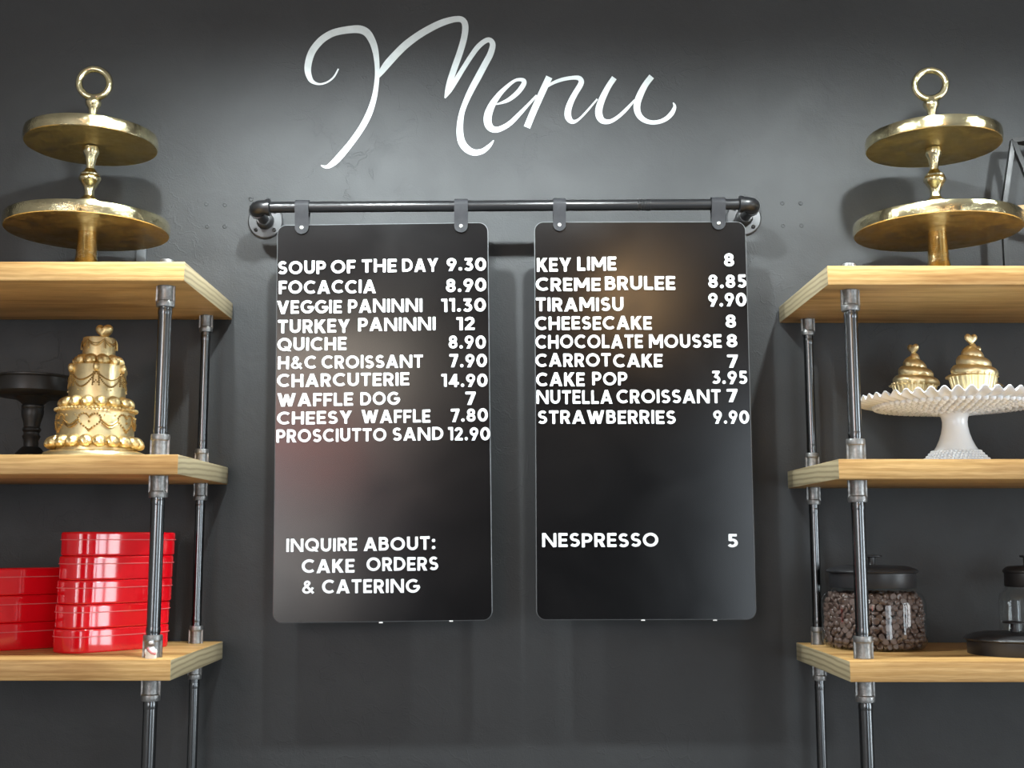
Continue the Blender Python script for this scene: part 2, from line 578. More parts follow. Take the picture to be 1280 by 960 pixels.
for k, (W, bars) in enumerate(((WIN_L, (-2.36, -1.81)), (WIN_R, (2.30,)))):
    b = MB()
    x0, x1, z0, z1 = W
    for a in (x0, x1) + bars:
        b.box(a - 0.04, a + 0.04, ROOM_Y - 0.03, ROOM_Y + 0.05, z0, z1)
    for a in (z0, z1):
        b.box(x0, x1, ROOM_Y - 0.03, ROOM_Y + 0.05, a - 0.04, a + 0.04)
    struct(b, 'window_%d' % (k + 1), M['frame'])

# painted-over screw holes: shallow filled dimples
for px, py in ((258, 255), (281, 256), (259, 283), (281, 283), (978, 254), (1001, 254), (979, 282), (1002, 282), (314, 249), (335, 249)):
    p = at(px, py, WALL_Y)
    b = MB()
    b.lathe([(0.0055, 0.0), (0.0045, 0.0010), (0.003, 0.0012), (0.0022, 0.0004), (0, 0.0003)], seg=14)
    b.v = [(p.x + x, WALL_Y - z, p.z + y) for x, y, z in b.v]
    b.build('filled_screw_hole', M['wall'], wall)

# the painted word
MENU = {
    'a': [[(275, 375, 7), (258, 408, 9), (240, 430, 9), (210, 450, 9), (175, 459, 10), (145, 452, 16), (122, 432, 27), (108, 385, 35), (114, 330, 38), (135, 275, 38), (175, 225, 38), (215, 195, 38), (260, 175, 38), (330, 162, 40), (390, 160, 43), (430, 178, 42), (458, 220, 38), (475, 270, 34), (484, 330, 28), (487, 400, 25), (480, 480, 26), (466, 550, 29), (440, 625, 34), (400, 700, 33), (340, 785, 33), (275, 862, 36), (240, 895, 30), (215, 910, 20), (195, 909, 12), (180, 902, 5)],
          [(488, 428, 8), (510, 392, 30), (545, 345, 40), (600, 285, 40), (650, 238, 40), (720, 187, 38), (800, 142, 37), (860, 117, 35), (915, 104, 32), (950, 108, 32), (967, 138, 34), (962, 200, 34), (940, 280, 34), (912, 360, 34), (885, 440, 32), (868, 495, 22), (856, 535, 5)],
          [(856, 535, 6), (880, 495, 26), (915, 440, 28), (955, 375, 26), (1000, 305, 27), (1040, 252, 28), (1080, 221, 27), (1104, 220, 27), (1117, 245, 31), (1104, 295, 34), (1075, 350, 35), (1035, 425, 36), (1000, 490, 34), (970, 555, 30), (950, 610, 29), (940, 665, 33), (938, 725, 37), (948, 775, 40), (975, 812, 39), (1015, 832, 34), (1060, 825, 28), (1092, 802, 22), (1110, 783, 14), (1122, 765, 5)]],
    'b': [[(88, 570, 5), (120, 560, 14), (160, 542, 22), (205, 505, 26), (235, 465, 27), (240, 443, 25), (222, 434, 18), (190, 440, 16), (150, 470, 20), (105, 515, 27), (68, 568, 36), (46, 620, 43), (42, 665, 43), (58, 698, 38), (90, 708, 31), (130, 694, 28), (170, 667, 26), (215, 622, 22), (260, 574, 16), (310, 520, 12)],
          [(378, 420, 36), (350, 480, 36), (320, 545, 36), (290, 612, 36), (256, 695, 36)],
          [(350, 486, 6), (375, 466, 14), (410, 447, 17), (455, 432, 19), (505, 424, 20), (540, 426, 25), (553, 444, 29), (545, 468, 30), (522, 505, 30), (498, 550, 32), (482, 595, 35), (480, 632, 36), (492, 656, 30), (512, 664, 20), (540, 650, 12), (580, 610, 11), (640, 540, 9)],
          [(733, 424, 30), (705, 465, 30), (678, 515, 33), (657, 565, 37), (648, 608, 39), (655, 642, 37), (675, 661, 30), (710, 662, 22), (750, 640, 19), (795, 600, 18), (845, 545, 10)],
          [(937, 417, 32), (905, 458, 32), (878, 508, 36), (860, 555, 38), (857, 595, 36), (868, 628, 32), (893, 653, 27), (930, 667, 22), (975, 665, 22), (1015, 648, 24), (1045, 620, 25), (1060, 592, 20), (1062, 575, 13), (1054, 560, 5)]]}
b = MB()
lay = 0
for key, ox in (('a', 360), ('b', 600)):
    for stroke in MENU[key]:
        pts = catmull(stroke, 6)
        lay += 1
        yy = WALL_Y - 0.0006 - 0.00012 * lay
        top, bot = [], []
        for i, (x, y, w) in enumerate(pts):
            a, c = pts[max(i - 1, 0)], pts[min(i + 1, len(pts) - 1)]
            dx, dy = c[0] - a[0], c[1] - a[1]
            L = math.hypot(dx, dy) or 1
            nx, ny = -dy / L * w / 2, dx / L * w / 2
            top.append(at(ox + (x + nx) / 4.3654, (y + ny) / 4.3654, yy))
            bot.append(at(ox + (x - nx) / 4.3654, (y - ny) / 4.3654, yy))
        b.strip([top, bot])
        back = Vector((0, WALL_Y - yy, 0))
        b.strip([top, [p + back for p in top]])
        b.strip([bot, [p + back for p in bot]])
tag(b.build('painted_lettering', M['brush'], wall, fix=False), 'large white brush painted word Menu in flowing script on the dark wall')


# ------------------------------------------------------------------ pipe shelving
FRONT_Y = 2.32
SHELF_TOP = {-1: [at(231, 327, FRONT_Y).z, at(223, 568, FRONT_Y).z, at(213.7, 825, FRONT_Y).z],
             1: [at(1034, 332, FRONT_Y).z, at(1047.8, 573.8, FRONT_Y).z, at(1062, 826.7, FRONT_Y).z]}
SHELF_END = {-1: [at(231, 327, FRONT_Y).x, at(223, 568, FRONT_Y).x, at(213.7, 825, FRONT_Y).x],
             1: [at(1034, 332, FRONT_Y).x, at(1047.8, 573.8, FRONT_Y).x, at(1062, 826.7, FRONT_Y).x]}
THICK = 0.0385
SHELF_BACK = 2.742


def fitting(c, r, h, up):
    """malleable iron coupling; its beaded rim lies at the pipe side (up = +1: rim on top)"""
    b = MB()
    prof = [(r * 0.7, 0), (r * 1.20, 0), (r * 1.24, 0.002), (r * 1.20, 0.004), (r * 1.17, 0.006), (r * 1.17, h * 0.62), (r * 1.20, h * 0.70),
            (r * 1.36, h * 0.74), (r * 1.40, h * 0.80), (r * 1.40, h * 0.92), (r * 1.34, h), (r * 0.7, h)]
    prof = [(q, z if up > 0 else -z) for q, z in prof]
    b.lathe(prof, c, 28)
    for s in (-1, 1):                      # cast ribs on the sides
        for k in range(1):
            x0 = c[0] + s * r * 1.24
            z0, z1 = sorted((c[2], c[2] + up * h * 0.78))
            b.box(x0 - 0.0022, x0 + 0.0022, c[1] - 0.003, c[1] + 0.003, z0, z1)
    return b


def shelving(side, label):
    zt, xe = SHELF_TOP[side], SHELF_END[side]
    far = side * 1.80
    root = thing('shelving_unit', label, 'shelf', (side * 1.2, 2.53, 0))
    for k in range(3):
        b = MB()
        x0, x1 = sorted((xe[k], far))
        b.box(x0, x1, FRONT_Y, SHELF_BACK, zt[k] - THICK, zt[k], 0.0016)
        o = b.build('shelf_board', M['wood'][k + (0 if side < 0 else 3)], root)
    posts = []
    for pxs, Y, r in (((207, 187, 380, 900) if side < 0 else (1059.5, 1086, 380, 900), 2.372, 0.01335),
                      ((257.5, 242, 400, 900) if side < 0 else (1006.5, 1029, 400, 900), 2.69, 0.01065)):
        a, c = at(pxs[0], pxs[2], Y), at(pxs[1], pxs[3], Y)
        posts.append(((a.x + c.x) / 2, Y, r))
    posts += [(side * 1.70, 2.372, 0.01335), (side * 1.70, 2.69, 0.01065)]
    for x, Y, r in posts:
        spans = [(zt[1], zt[0] - THICK), (zt[2], zt[1] - THICK), (0.0, zt[2] - THICK)]
        for lo, hi in spans:
            b = MB()
            b.lathe([(0, lo + 0.001), (r, lo + 0.001), (r, hi - 0.001), (0, hi - 0.001)], (x, Y, 0), 28)
            # threaded neck next to the fittings
            for zc in (lo + 0.052 if lo > 0 else None, hi - 0.052):
                if zc:
                    b.lathe([(r * 1.02, zc - 0.006), (r * 1.05, zc - 0.003), (r * 1.05, zc + 0.003), (r * 1.02, zc + 0.006)], (x, Y, 0), 28)
            p = b.build('pipe', M['steel'], root)
            h = 0.043 if r > 0.012 else 0.038
            fitting((x, Y, hi), r, h, -1).build('pipe_fitting', M['iron'], p)
            if lo > 0:
                fitting((x, Y, lo), r, h, 1).build('pipe_fitting', M['iron'], p)
            else:
                f = MB()
                f.lathe([(0, 0.0), (0.042, 0.0), (0.042, 0.006), (0.02, 0.009), (0.0185, 0.028), (r, 0.03)], (x, Y, 0), 28)
                f.build('floor_flange', M['iron'], p)
        b = MB()
        b.lathe([(0, 0), (r * 1.05, 0), (r * 1.05, 0.010), (r * 0.98, 0.0145), (r * 0.8, 0.016), (0, 0.016)], (x, Y, zt[0]), 20)
        b.build('pipe_cap', M['iron'], root)
    return root, posts


left_unit, left_posts = shelving(-1, 'oak board and steel pipe shelving unit left of the menu boards')
right_unit, right_posts = shelving(1, 'oak board and steel pipe shelving unit right of the menu boards')
# small angle bracket behind the left top board
p = at(178, 301, 2.745)
b = MB()
b.box(p.x - 0.011, p.x + 0.011, 2.7395, 2.7445, SHELF_TOP[-1][0], p.z, 0.0008)
b.box(p.x - 0.011, p.x + 0.011, 2.690, 2.7395, SHELF_TOP[-1][0], SHELF_TOP[-1][0] + 0.004, 0.0008)
br = b.build('angle_bracket', M['galv'], left_unit)
b = MB()
b.lathe([(0.0052, 0), (0.0048, 0.002), (0.002, 0.003), (0, 0.003)], seg=14)
b.v = [(p.x + x, 2.7395 - z, p.z - 0.012 + y) for x, y, z in b.v]
b.build('screw', M['black'], br)


# ------------------------------------------------------------------ rail of black pipe
RAIL_Y = WALL_Y - 0.122
RL, RR = at(319, 259.3, RAIL_Y), at(942.5, 255.3, RAIL_Y)
rr = 0.0125
rail = thing('pipe_rail', 'black iron pipe rail on two round wall flanges holding the menu boards', 'rail', ((RL.x + RR.x) / 2, WALL_Y, RL.z))
dirx = (RR - RL).normalized()
b = MB(); b.tube([RL + dirx * 0.03, RR - dirx * 0.03], rr, 28)
b.build('rod', M['rail'], rail)
b = MB()
cp = at(805, 255.5, RAIL_Y)
cp.z = RL.z + (cp.x - RL.x) / (RR.x - RL.x) * (RR.z - RL.z)
for s in (-0.014, -0.008, -0.002):
    b.tube([cp + dirx * (s - 0.0016), cp + dirx * s, cp + dirx * (s + 0.0016)], [rr, rr + 0.0012, rr], 28, cap=False)
b.tube([cp + dirx * 0.004, cp + dirx * 0.0045, cp + dirx * 0.014, cp + dirx * 0.0145], [rr, rr + 0.001, rr + 0.001, rr], 28, cap=False)
b.build('coupling', M['rail'], rail)
for E, s in ((RL, 1), (RR, -1)):
    b = MB()
    R = 0.020
    path = [Vector((E.x + s * R, E.y, E.z)) + dirx * 0.006 * s]
    for k in range(9):
        a = PI / 2 * k / 8
        path.append(Vector((E.x + s * R - s * R * sin(a), E.y + R - R * cos(a), E.z)))
    path.append(Vector((E.x, E.y + R + 0.004, E.z)))
    b.tube(path, 0.0168, 24)
    for a, t in ((path[0], Vector((s, 0, 0))), (path[-1], Vector((0, 1, 0)))):
        b.tube([a - t * 0.001, a - t * 0.0005, a + t * 0.007, a + t * 0.0085], [0.0165, 0.0192, 0.0192, 0.0165], 24)
    b.build('elbow', M['rail'], rail)
    b = MB()
    b.tube([Vector((E.x, E.y + R, E.z)), Vector((E.x, WALL_Y - 0.018, E.z))], 0.0125, 24)
    for yy in (E.y + R + 0.018, E.y + R + 0.026):
        b.tube([Vector((E.x, yy - 0.0012, E.z)), Vector((E.x, yy, E.z)), Vector((E.x, yy + 0.0012, E.z))], [0.0125, 0.0138, 0.0125], 24, cap=False)
    b.build('nipple', M['rail'], rail)
    b = MB()
    b.lathe([(0, 0.001), (0.0395, 0.001), (0.041, 0.002), (0.041, 0.005), (0.0385, 0.007), (0.021, 0.0075), (0.0185, 0.011), (0.0172, 0.026), (0.0155, 0.028), (0, 0.028)], seg=40)
    b.v = [(E.x + x, WALL_Y - z, E.z + y) for x, y, z in b.v]
    fl = b.build('flange', M['flange'], rail)
    for a in (45, 135, 225, 315):
        b = MB()
        b.lathe([(0.0046, 0.0065), (0.0044, 0.0090), (0.0030, 0.0098), (0.0012, 0.0085), (0, 0.0085)], seg=12)
        b.v = [(E.x + 0.0305 * cos(rad(a)) + x, WALL_Y - z, E.z + 0.0305 * sin(rad(a)) + y) for x, y, z in b.v]
        b.build('screw', M['black'], fl)

# ------------------------------------------------------------------ letters
def ribbon(c, w=0.192):
    """closed outline of a stroke of width w along centre line c"""
    L, R_ = [], []
    n = len(c)
    for i, p in enumerate(c):
        a, d = c[max(i - 1, 0)], c[min(i + 1, n - 1)]
        dx, dy = d[0] - a[0], d[1] - a[1]
        q = math.hypot(dx, dy) or 1
        nx, ny = -dy / q * w / 2, dx / q * w / 2
        L.append((p[0] + nx, p[1] + ny))
        R_.append((p[0] - nx, p[1] - ny))
    return ('q', L, R_)


def rc(x0, y0, x1, y1):
    e = 0.035
    return ('p', [(x0 + e, y0), (x1 - e, y0), (x1, y0 + e), (x1, y1 - e), (x1 - e, y1), (x0 + e, y1), (x0, y1 - e), (x0, y0 + e)])


def pl(xa, ya, xb, yb, w=0.235):
    if ya > yb:
        xa, ya, xb, yb = xb, yb, xa, ya
    return ('p', [(xa - w / 2, ya), (xa + w / 2, ya), (xb + w / 2, yb), (xb - w / 2, yb)])


def dot(x, y, r=0.125):
    return ('p', [(x + r * cos(2 * PI * k / 14), y + r * sin(2 * PI * k / 14)) for k in range(14)])


def line(a, b_, n=3):
    return [(a[0] + (b_[0] - a[0]) * k / n, a[1] + (b_[1] - a[1]) * k / n) for k in range(n + 1)]


V = 0.195
GL = {
    'A': (0.92, [pl(0.12, 0, 0.46, 1), pl(0.80, 0, 0.46, 1), rc(0.2, 0.19, 0.72, 0.37)]),
    'B': (0.68, [rc(0, 0, V, 1), ribbon(line((0.1, 0.9), (0.34, 0.9)) + arc(0.36, 0.72, 0.18, 0.18, 85, -85) + line((0.34, 0.54), (0.1, 0.54))),
                 ribbon(line((0.1, 0.54), (0.36, 0.54)) + arc(0.38, 0.32, 0.20, 0.22, 85, -85) + line((0.36, 0.1), (0.1, 0.1)))]),
    'C': (0.86, [ribbon(arc(0.5, 0.5, 0.4, 0.4, 48, 312, 24))]),
    'D': (0.82, [rc(0, 0, V, 1), ribbon(line((0.1, 0.9), (0.30, 0.9)) + arc(0.32, 0.5, 0.4, 0.4, 85, -85, 18) + line((0.30, 0.1), (0.1, 0.1)))]),
    'E': (0.60, [rc(0, 0, V, 1), rc(0, 0.8, 0.60, 1), rc(0, 0.405, 0.55, 0.595), rc(0, 0, 0.60, 0.2)]),
    'F': (0.57, [rc(0, 0, V, 1), rc(0, 0.8, 0.59, 1), rc(0, 0.375, 0.53, 0.57)]),
    'G': (0.92, [ribbon(arc(0.5, 0.5, 0.4, 0.4, 48, 355, 26)), rc(0.52, 0.38, 0.95, 0.56)]),
    'H': (0.80, [rc(0, 0, V, 1), rc(0.80 - V, 0, 0.80, 1), rc(0.1, 0.4, 0.7, 0.6)]),
    'I': (V, [rc(0, 0, V, 1)]),
    'K': (0.76, [rc(0, 0, V, 1), pl(0.15, 0.36, 0.60, 1, 0.28), pl(0.30, 0.58, 0.64, 0, 0.27)]),
    'L': (0.57, [rc(0, 0, V, 1), rc(0, 0, 0.58, 0.2)]),
    'M': (1.02, [rc(0, 0, V, 1), rc(1.02 - V, 0, 1.02, 1), pl(0.12, 1, 0.51, 0.26, 0.25), pl(0.90, 1, 0.51, 0.26, 0.25)]),
    'N': (0.92, [rc(0, 0, V, 1), rc(0.92 - V, 0, 0.92, 1), pl(0.115, 1, 0.805, 0, 0.215)]),
    'O': (1.0, [ribbon(arc(0.5, 0.5, 0.4, 0.4, 0, 360, 30))]),
    'P': (0.68, [rc(0, 0, V, 1), ribbon(line((0.1, 0.9), (0.34, 0.9)) + arc(0.36, 0.665, 0.22, 0.235, 85, -85) + line((0.34, 0.43), (0.1, 0.43)))]),
    'Q': (1.0, [ribbon(arc(0.5, 0.5, 0.4, 0.4, 0, 360, 30)), pl(0.58, 0.34, 0.86, -0.02, 0.22)]),
    'R': (0.70, [rc(0, 0, V, 1), ribbon(line((0.1, 0.9), (0.34, 0.9)) + arc(0.36, 0.675, 0.22, 0.225, 85, -85) + line((0.34, 0.45), (0.1, 0.45))), pl(0.36, 0.45, 0.58, 0, 0.25)]),
    'S': (0.66, [ribbon(arc(0.34, 0.70, 0.22, 0.20, 32, 262, 16) + arc(0.32, 0.30, 0.24, 0.20, 82, -148, 16))]),
    'T': (0.68, [rc(0, 0.8, 0.68, 1), rc(0.34 - V / 2, 0, 0.34 + V / 2, 1)]),
    'U': (0.78, [ribbon(line((0.11, 1), (0.11, 0.40)) + arc(0.39, 0.38, 0.28, 0.28, 182, 358, 16) + line((0.67, 0.40), (0.67, 1)), V)]),
    'V': (0.88, [pl(0.12, 1, 0.44, 0), pl(0.76, 1, 0.44, 0)]),
    'W': (1.24, [pl(0.12, 1, 0.38, 0), pl(0.62, 0.92, 0.38, 0), pl(0.62, 0.92, 0.86, 0), pl(1.12, 1, 0.86, 0)]),
    'Y': (0.82, [pl(0.13, 1, 0.41, 0.40, 0.25), pl(0.69, 1, 0.41, 0.40, 0.25), rc(0.41 - V / 2, 0, 0.41 + V / 2, 0.48)]),
    '&': (0.88, [ribbon(catmull([(0.78, 0.04), (0.52, 0.34), (0.27, 0.62), (0.23, 0.80), (0.37, 0.91), (0.50, 0.80), (0.42, 0.64), (0.22, 0.48), (0.11, 0.29), (0.20, 0.13), (0.40, 0.10), (0.60, 0.24), (0.74, 0.46)], 5), 0.155)]),
    '0': (0.76, [ribbon(arc(0.38, 0.5, 0.27, 0.4, 0, 360, 28), 0.21)]),
    '1': (0.38, [rc(0.38 - V, 0, 0.38, 1), rc(0, 0.8, 0.3, 1)]),
    '2': (0.62, [ribbon(arc(0.30, 0.69, 0.21, 0.21, 172, -38, 14) + line((0.44, 0.53), (0.12, 0.12)), 0.2), rc(0.01, 0, 0.61, 0.19)]),
    '3': (0.62, [rc(0.04, 0.81, 0.56, 1), pl(0.44, 0.9, 0.27, 0.52, 0.24), ribbon(arc(0.29, 0.32, 0.22, 0.22, 105, -148, 16))]),
    '4': (0.76, [rc(0.42, 0, 0.42 + V, 1), pl(0.52, 1, 0.15, 0.3, 0.24), rc(0.02, 0.2, 0.76, 0.38)]),
    '5': (0.62, [rc(0.09, 0.81, 0.57, 1), rc(0.08, 0.47, 0.27, 0.95), ribbon(arc(0.29, 0.33, 0.23, 0.23, 128, -146, 16))]),
    '7': (0.62, [rc(0, 0.8, 0.62, 1), pl(0.50, 0.85, 0.22, 0, 0.235)]),
    '8': (0.68, [ribbon(arc(0.34, 0.715, 0.195, 0.185, 0, 360, 22)), ribbon(arc(0.34, 0.30, 0.225, 0.20, 0, 360, 22))]),
    '9': (0.68, [ribbon(arc(0.34, 0.67, 0.23, 0.23, 0, 360, 24)), pl(0.53, 0.58, 0.26, 0, 0.24)]),
    '.': (0.26, [dot(0.13, 0.13)]),
    ':': (0.26, [dot(0.13, 0.16), dot(0.13, 0.68)]),
}


def word_mesh(mb, text, x0, x1, yt, yb, plane_y, tilt, gap=0.125):
    total = sum(GL[ch][0] for ch in text) + gap * (len(text) - 1)
    A, B = at(x0, yb, plane_y), at(x1, yb, plane_y)
    T = at(x0, yt, plane_y)
    H = (T.z - A.z)
    sx = (B.x - A.x) / total
    ct, st = cos(tilt), sin(tilt)
    u = 0.0
    lay = 0
    for ch in text:
        w, prims = GL[ch]
        jig = random.uniform(-0.02, 0.02)
        for p in prims:
            lay += 1
            yy = plane_y - 0.0028 - 0.0002 * (lay % 4)

            def P(x, y, Y):
                X, Z = (u + x) * sx, (y + jig) * H
                return (A.x + X * ct - Z * st, Y, A.z + X * st + Z * ct)
            if p[0] == 'p':
                n = len(p[1])
                vs = [P(x, y, yy) for x, y in p[1]] + [P(x, y, plane_y - 0.0002) for x, y in p[1]]
                mb.add(vs, [tuple(reversed(range(n)))] + [((i + 1) % n, i, n + i, n + (i + 1) % n) for i in range(n)])
            else:
                L, R_ = p[1], p[2]
                sl = 0.0004 / len(L)          # a hair of slope so crossing strokes never share a plane
                top = [P(x, y, yy - sl * i) for i, (x, y) in enumerate(L)]
                bot = [P(x, y, yy - sl * i) for i, (x, y) in enumerate(R_)]
                mb.strip([top, bot])
                mb.strip([top, [(a, plane_y - 0.0002, c) for a, _, c in top]])
                mb.strip([bot, [(a, plane_y - 0.0002, c) for a, _, c in bot]])
                for e in (0, -1):
                    mb.strip([[top[e], bot[e]], [(top[e][0], plane_y - 0.0002, top[e][2]), (bot[e][0], plane_y - 0.0002, bot[e][2])]])
        u += w + gap


LINES_L = [  # crop origin, then (item words), (price words): text, x0, x1, ytop, ybottom in crop pixels (scale 4.2667)
    ((330, 300), [('SOUP', 76, 330, 114, 184), ('OF', 358, 487, 109, 180), ('THE', 522, 708, 104, 174), ('DAY', 738, 928, 101, 171)], [('9.30', 974, 1186, 98, 166)]),
    ((330, 300), [('FOCACCIA', 80, 597, 220, 290)], [('8.90', 970, 1186, 208, 278)]),
    ((330, 300), [('VEGGIE', 70, 415, 325, 395), ('PANINNI', 449, 845, 318, 389)], [('11.30', 947, 1184, 314, 385)]),
    ((330, 300), [('TURKEY', 75, 458, 428, 499), ('PANINNI', 503, 915, 417, 488)], [('12', 1027, 1125, 413, 483)]),
    ((330, 300), [('QUICHE', 72, 440, 523, 593)], [('8.90', 984, 1184, 512, 581)]),
    ((330, 420), [('H&C', 75, 280, 110, 179), ('CROISSANT', 308, 848, 106, 175)], [('7.90', 990, 1190, 98, 168)]),
    ((330, 420), [('CHARCUTERIE', 70, 775, 204, 274)], [('14.90', 947, 1193, 204, 273)]),
    ((330, 420), [('WAFFLE', 72, 475, 307, 377), ('DOG', 515, 722, 301, 371)], [('7', 1075, 1130, 298, 368)]),
    ((330, 420), [('CHEESY', 70, 470, 405, 474), ('WAFFLE', 520, 888, 396, 466)], [('7.80', 997, 1195, 388, 458)]),
    ((330, 420), [('PROSCIUTTO', 67, 653, 498, 568), ('SAND', 686, 957, 489, 559)], [('12.90', 982, 1207, 488, 558)]),
    ((330, 640), [('INQUIRE', 120, 497, 142, 213), ('ABOUT:', 532, 915, 135, 207)], []),
    ((330, 640), [('CAKE', 202, 483, 253, 326), ('ORDERS', 547, 930, 243, 316)], []),
    ((330, 640), [('&', 202, 272, 366, 438), ('CATERING', 310, 828, 362, 436)], []),
]
LINES_R = [
    ((650, 300), [('KEY', 90, 272, 96, 169), ('LIME', 306, 513, 92, 165)], [('8', 1087, 1143, 74, 144)]),
    ((650, 300), [('CREME', 84, 430, 203, 273), ('BRULEE', 453, 828, 195, 268)], [('8.85', 1003, 1207, 187, 257)]),
    ((650, 300), [('TIRAMISU', 85, 552, 309, 381)], [('9.90', 1004, 1207, 284, 356)]),
    ((650, 300), [('CHEESECAKE', 80, 703, 409, 480)], [('8', 1095, 1153, 399, 469)]),
    ((650, 300), [('CHOCOLATE', 82, 655, 507, 579), ('MOUSSE', 688, 1075, 504, 576)], [('8', 1100, 1160, 503, 573)]),
    ((650, 420), [('CARROT', 82, 484, 94, 165), ('CAKE', 497, 760, 97, 168)], [('7', 1105, 1162, 100, 170)]),
    ((650, 420), [('CAKE', 85, 345, 195, 268), ('POP', 385, 572, 193, 264)], [('3.95', 1023, 1212, 187, 257)]),
    ((650, 420), [('NUTELLA', 88, 493, 290, 363), ('CROISSANT', 515, 1070, 287, 360)], [('7', 1103, 1160, 283, 353)]),
    ((650, 420), [('STRAWBERRIES', 95, 830, 398, 470)], [('9.90', 1030, 1222, 397, 468)]),
    ((650, 640), [('NESPRESSO', 118, 738, 113, 188)], [('5', 1105, 1162, 116, 188)]),
]

BOARD_Y = RAIL_Y                      # boards hang centred under the rod
BF = BOARD_Y - 0.003                  # front face


def rounded(x0, x1, z0, z1, r, n=8):
    out = []
    for cx, cz, a in ((x1 - r, z0 + r, -90), (x1 - r, z1 - r, 0), (x0 + r, z1 - r, 90), (x0 + r, z0 + r, 180)):
        out += arc(cx, cz, r, r, a, a + 90, n)
    return out


def menu_board(label, corners, tilt, straps, lines, clips):
    tl, tr, bl, brr = [at(x, y, BF) for x, y in corners]
    W = ((tr - tl).length + (brr - bl).length) / 2
    H = ((tl - bl).length + (tr - brr).length) / 2
    C = (tl + tr + bl + brr) / 4
    root = thing('menu_board', label, 'sign', (C.x, BOARD_Y, C.z - H / 2))
    ct, st = cos(tilt), sin(tilt)

    def F(u, v, y):
        return (C.x + u * ct - v * st, y, C.z + u * st + v * ct)
    b = MB()
    outl = rounded(-W / 2, W / 2, -H / 2, H / 2, 0.021)
    inn = rounded(-W / 2 + 0.0018, W / 2 - 0.0018, -H / 2 + 0.0018, H / 2 - 0.0018, 0.0192)
    n = len(outl)
    rows = [[F(u, v, BF) for u, v in inn], [F(u, v, BF + 0.0012) for u, v in outl],
            [F(u, v, BF + 0.0050) for u, v in outl], [F(u, v, BF + 0.006) for u, v in inn]]
    vs = [p for r in rows for p in r]
    fs = [tuple(range(n)), tuple(reversed(range(3 * n, 4 * n)))]
    for k in range(3):
        for i in range(n):
            j = (i + 1) % n
            fs.append((k * n + j, k * n + i, (k + 1) * n + i, (k + 1) * n + j))
    b.add(vs, fs)
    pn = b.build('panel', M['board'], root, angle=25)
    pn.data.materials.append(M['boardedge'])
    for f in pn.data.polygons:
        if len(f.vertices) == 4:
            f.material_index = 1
    for sx0, sx1, ybot in straps:
        cx = (at(sx0, 250, RAIL_Y).x + at(sx1, 250, RAIL_Y).x) / 2
        hw = (at(sx1, 250, RAIL_Y).x - at(sx0, 250, RAIL_Y).x) / 2
        zr = RL.z + (cx - RL.x) / (RR.x - RL.x) * (RR.z - RL.z)
        zb = at(sx0, ybot, BF).z
        q = rr + 0.0012
        t = 0.0026
        path = []                                      # (offset from board centre plane, z, half width, outward normal)
        for k in range(8):                             # rounded tongue, front
            a = PI / 2 * k / 7
            path.append((-0.0046, zb + hw * (1 - cos(a)), max(hw * sin(a), 0.0008), (-1, 0)))
        zs = zb + hw
        path += [(-0.0050, zs + 0.006, hw, (-1, 0)), (-0.0085, (zs + zr) / 2 + 0.004, hw, (-1, -0.1))]
        for k in range(13):
            a = PI - PI * k / 12
            path.append((q * cos(a), zr + q * sin(a), hw, (cos(a), sin(a))))
        back = [(-o, z, w, (-nx, nz)) for o, z, w, (nx, nz) in reversed(path[:10])]
        path += back
        rows = []
        for o, z, w, (nx, nz) in path:
            l = math.hypot(nx, nz)
            ox, oz = nx / l * t, nz / l * t
            rows.append([(cx - w, RAIL_Y + o, z), (cx + w, RAIL_Y + o, z), (cx + w, RAIL_Y + o + ox, z + oz), (cx - w, RAIL_Y + o + ox, z + oz), (cx - w, RAIL_Y + o, z)])
        b = MB(); b.strip(rows)
        sp = b.build('hanger_strap', M['strap'], root, angle=40)
        b = MB()
        zc = zb + hw * 0.95
        b.lathe([(0.0044, 0), (0.0042, 0.0014), (0.003, 0.0024), (0.0016, 0.0022), (0.0012, 0.0016), (0, 0.0016)], seg=14)
        b.v = [(cx + x, RAIL_Y - 0.0071 - z, zc + y) for x, y, z in b.v]
        b.build('rivet', M['rivet'], sp)
    for (ox, oy), item, price in lines:
        for w, x0, x1, yt, yb in item:
            b = MB()
            word_mesh(b, w, ox + x0 / 4.2667, ox + x1 / 4.2667, oy + yt / 4.2667, oy + yb / 4.2667, BF, tilt)
            b.build('item_lettering', M['letter'], root, fix=False)
        for w, x0, x1, yt, yb in price:
            b = MB()
            word_mesh(b, w, ox + x0 / 4.2667, ox + x1 / 4.2667, oy + yt / 4.2667, oy + yb / 4.2667, BF, tilt)
            b.build('price_lettering', M['letter'], root, fix=False)
    for px, py in clips:
        p = at(px, py, BF)
        b = MB()
        b.box(p.x - 0.004, p.x + 0.004, BF - 0.0006, BF + 0.007, p.z - 0.0010, p.z + 0.0015, 0.0004)
        b.build('edge_clip', M['pinkwhite'], root)
    return root


menu_board('black menu board with white letters, left of the two, listing soup first',
           ((346, 281), (610, 278), (341, 780), (616, 775)), rad(0.75),
           ((370, 387, 293), (568, 585, 291)), LINES_L, ((476, 778.5), (564, 776.5)))
menu_board('black menu board with white letters, right of the two, listing key lime first',
           ((667, 277.5), (933, 276.5), (671, 775.5), (945, 774.5)), rad(0.1),
           ((691, 707, 289), (888.5, 905.5, 287.5)), LINES_R, ((804, 775.5), (894, 775.5)))


# ------------------------------------------------------------------ two-tier brass cake stands
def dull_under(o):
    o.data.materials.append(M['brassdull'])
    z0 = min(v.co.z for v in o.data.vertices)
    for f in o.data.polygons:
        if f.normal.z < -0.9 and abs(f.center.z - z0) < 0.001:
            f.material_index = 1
    return o


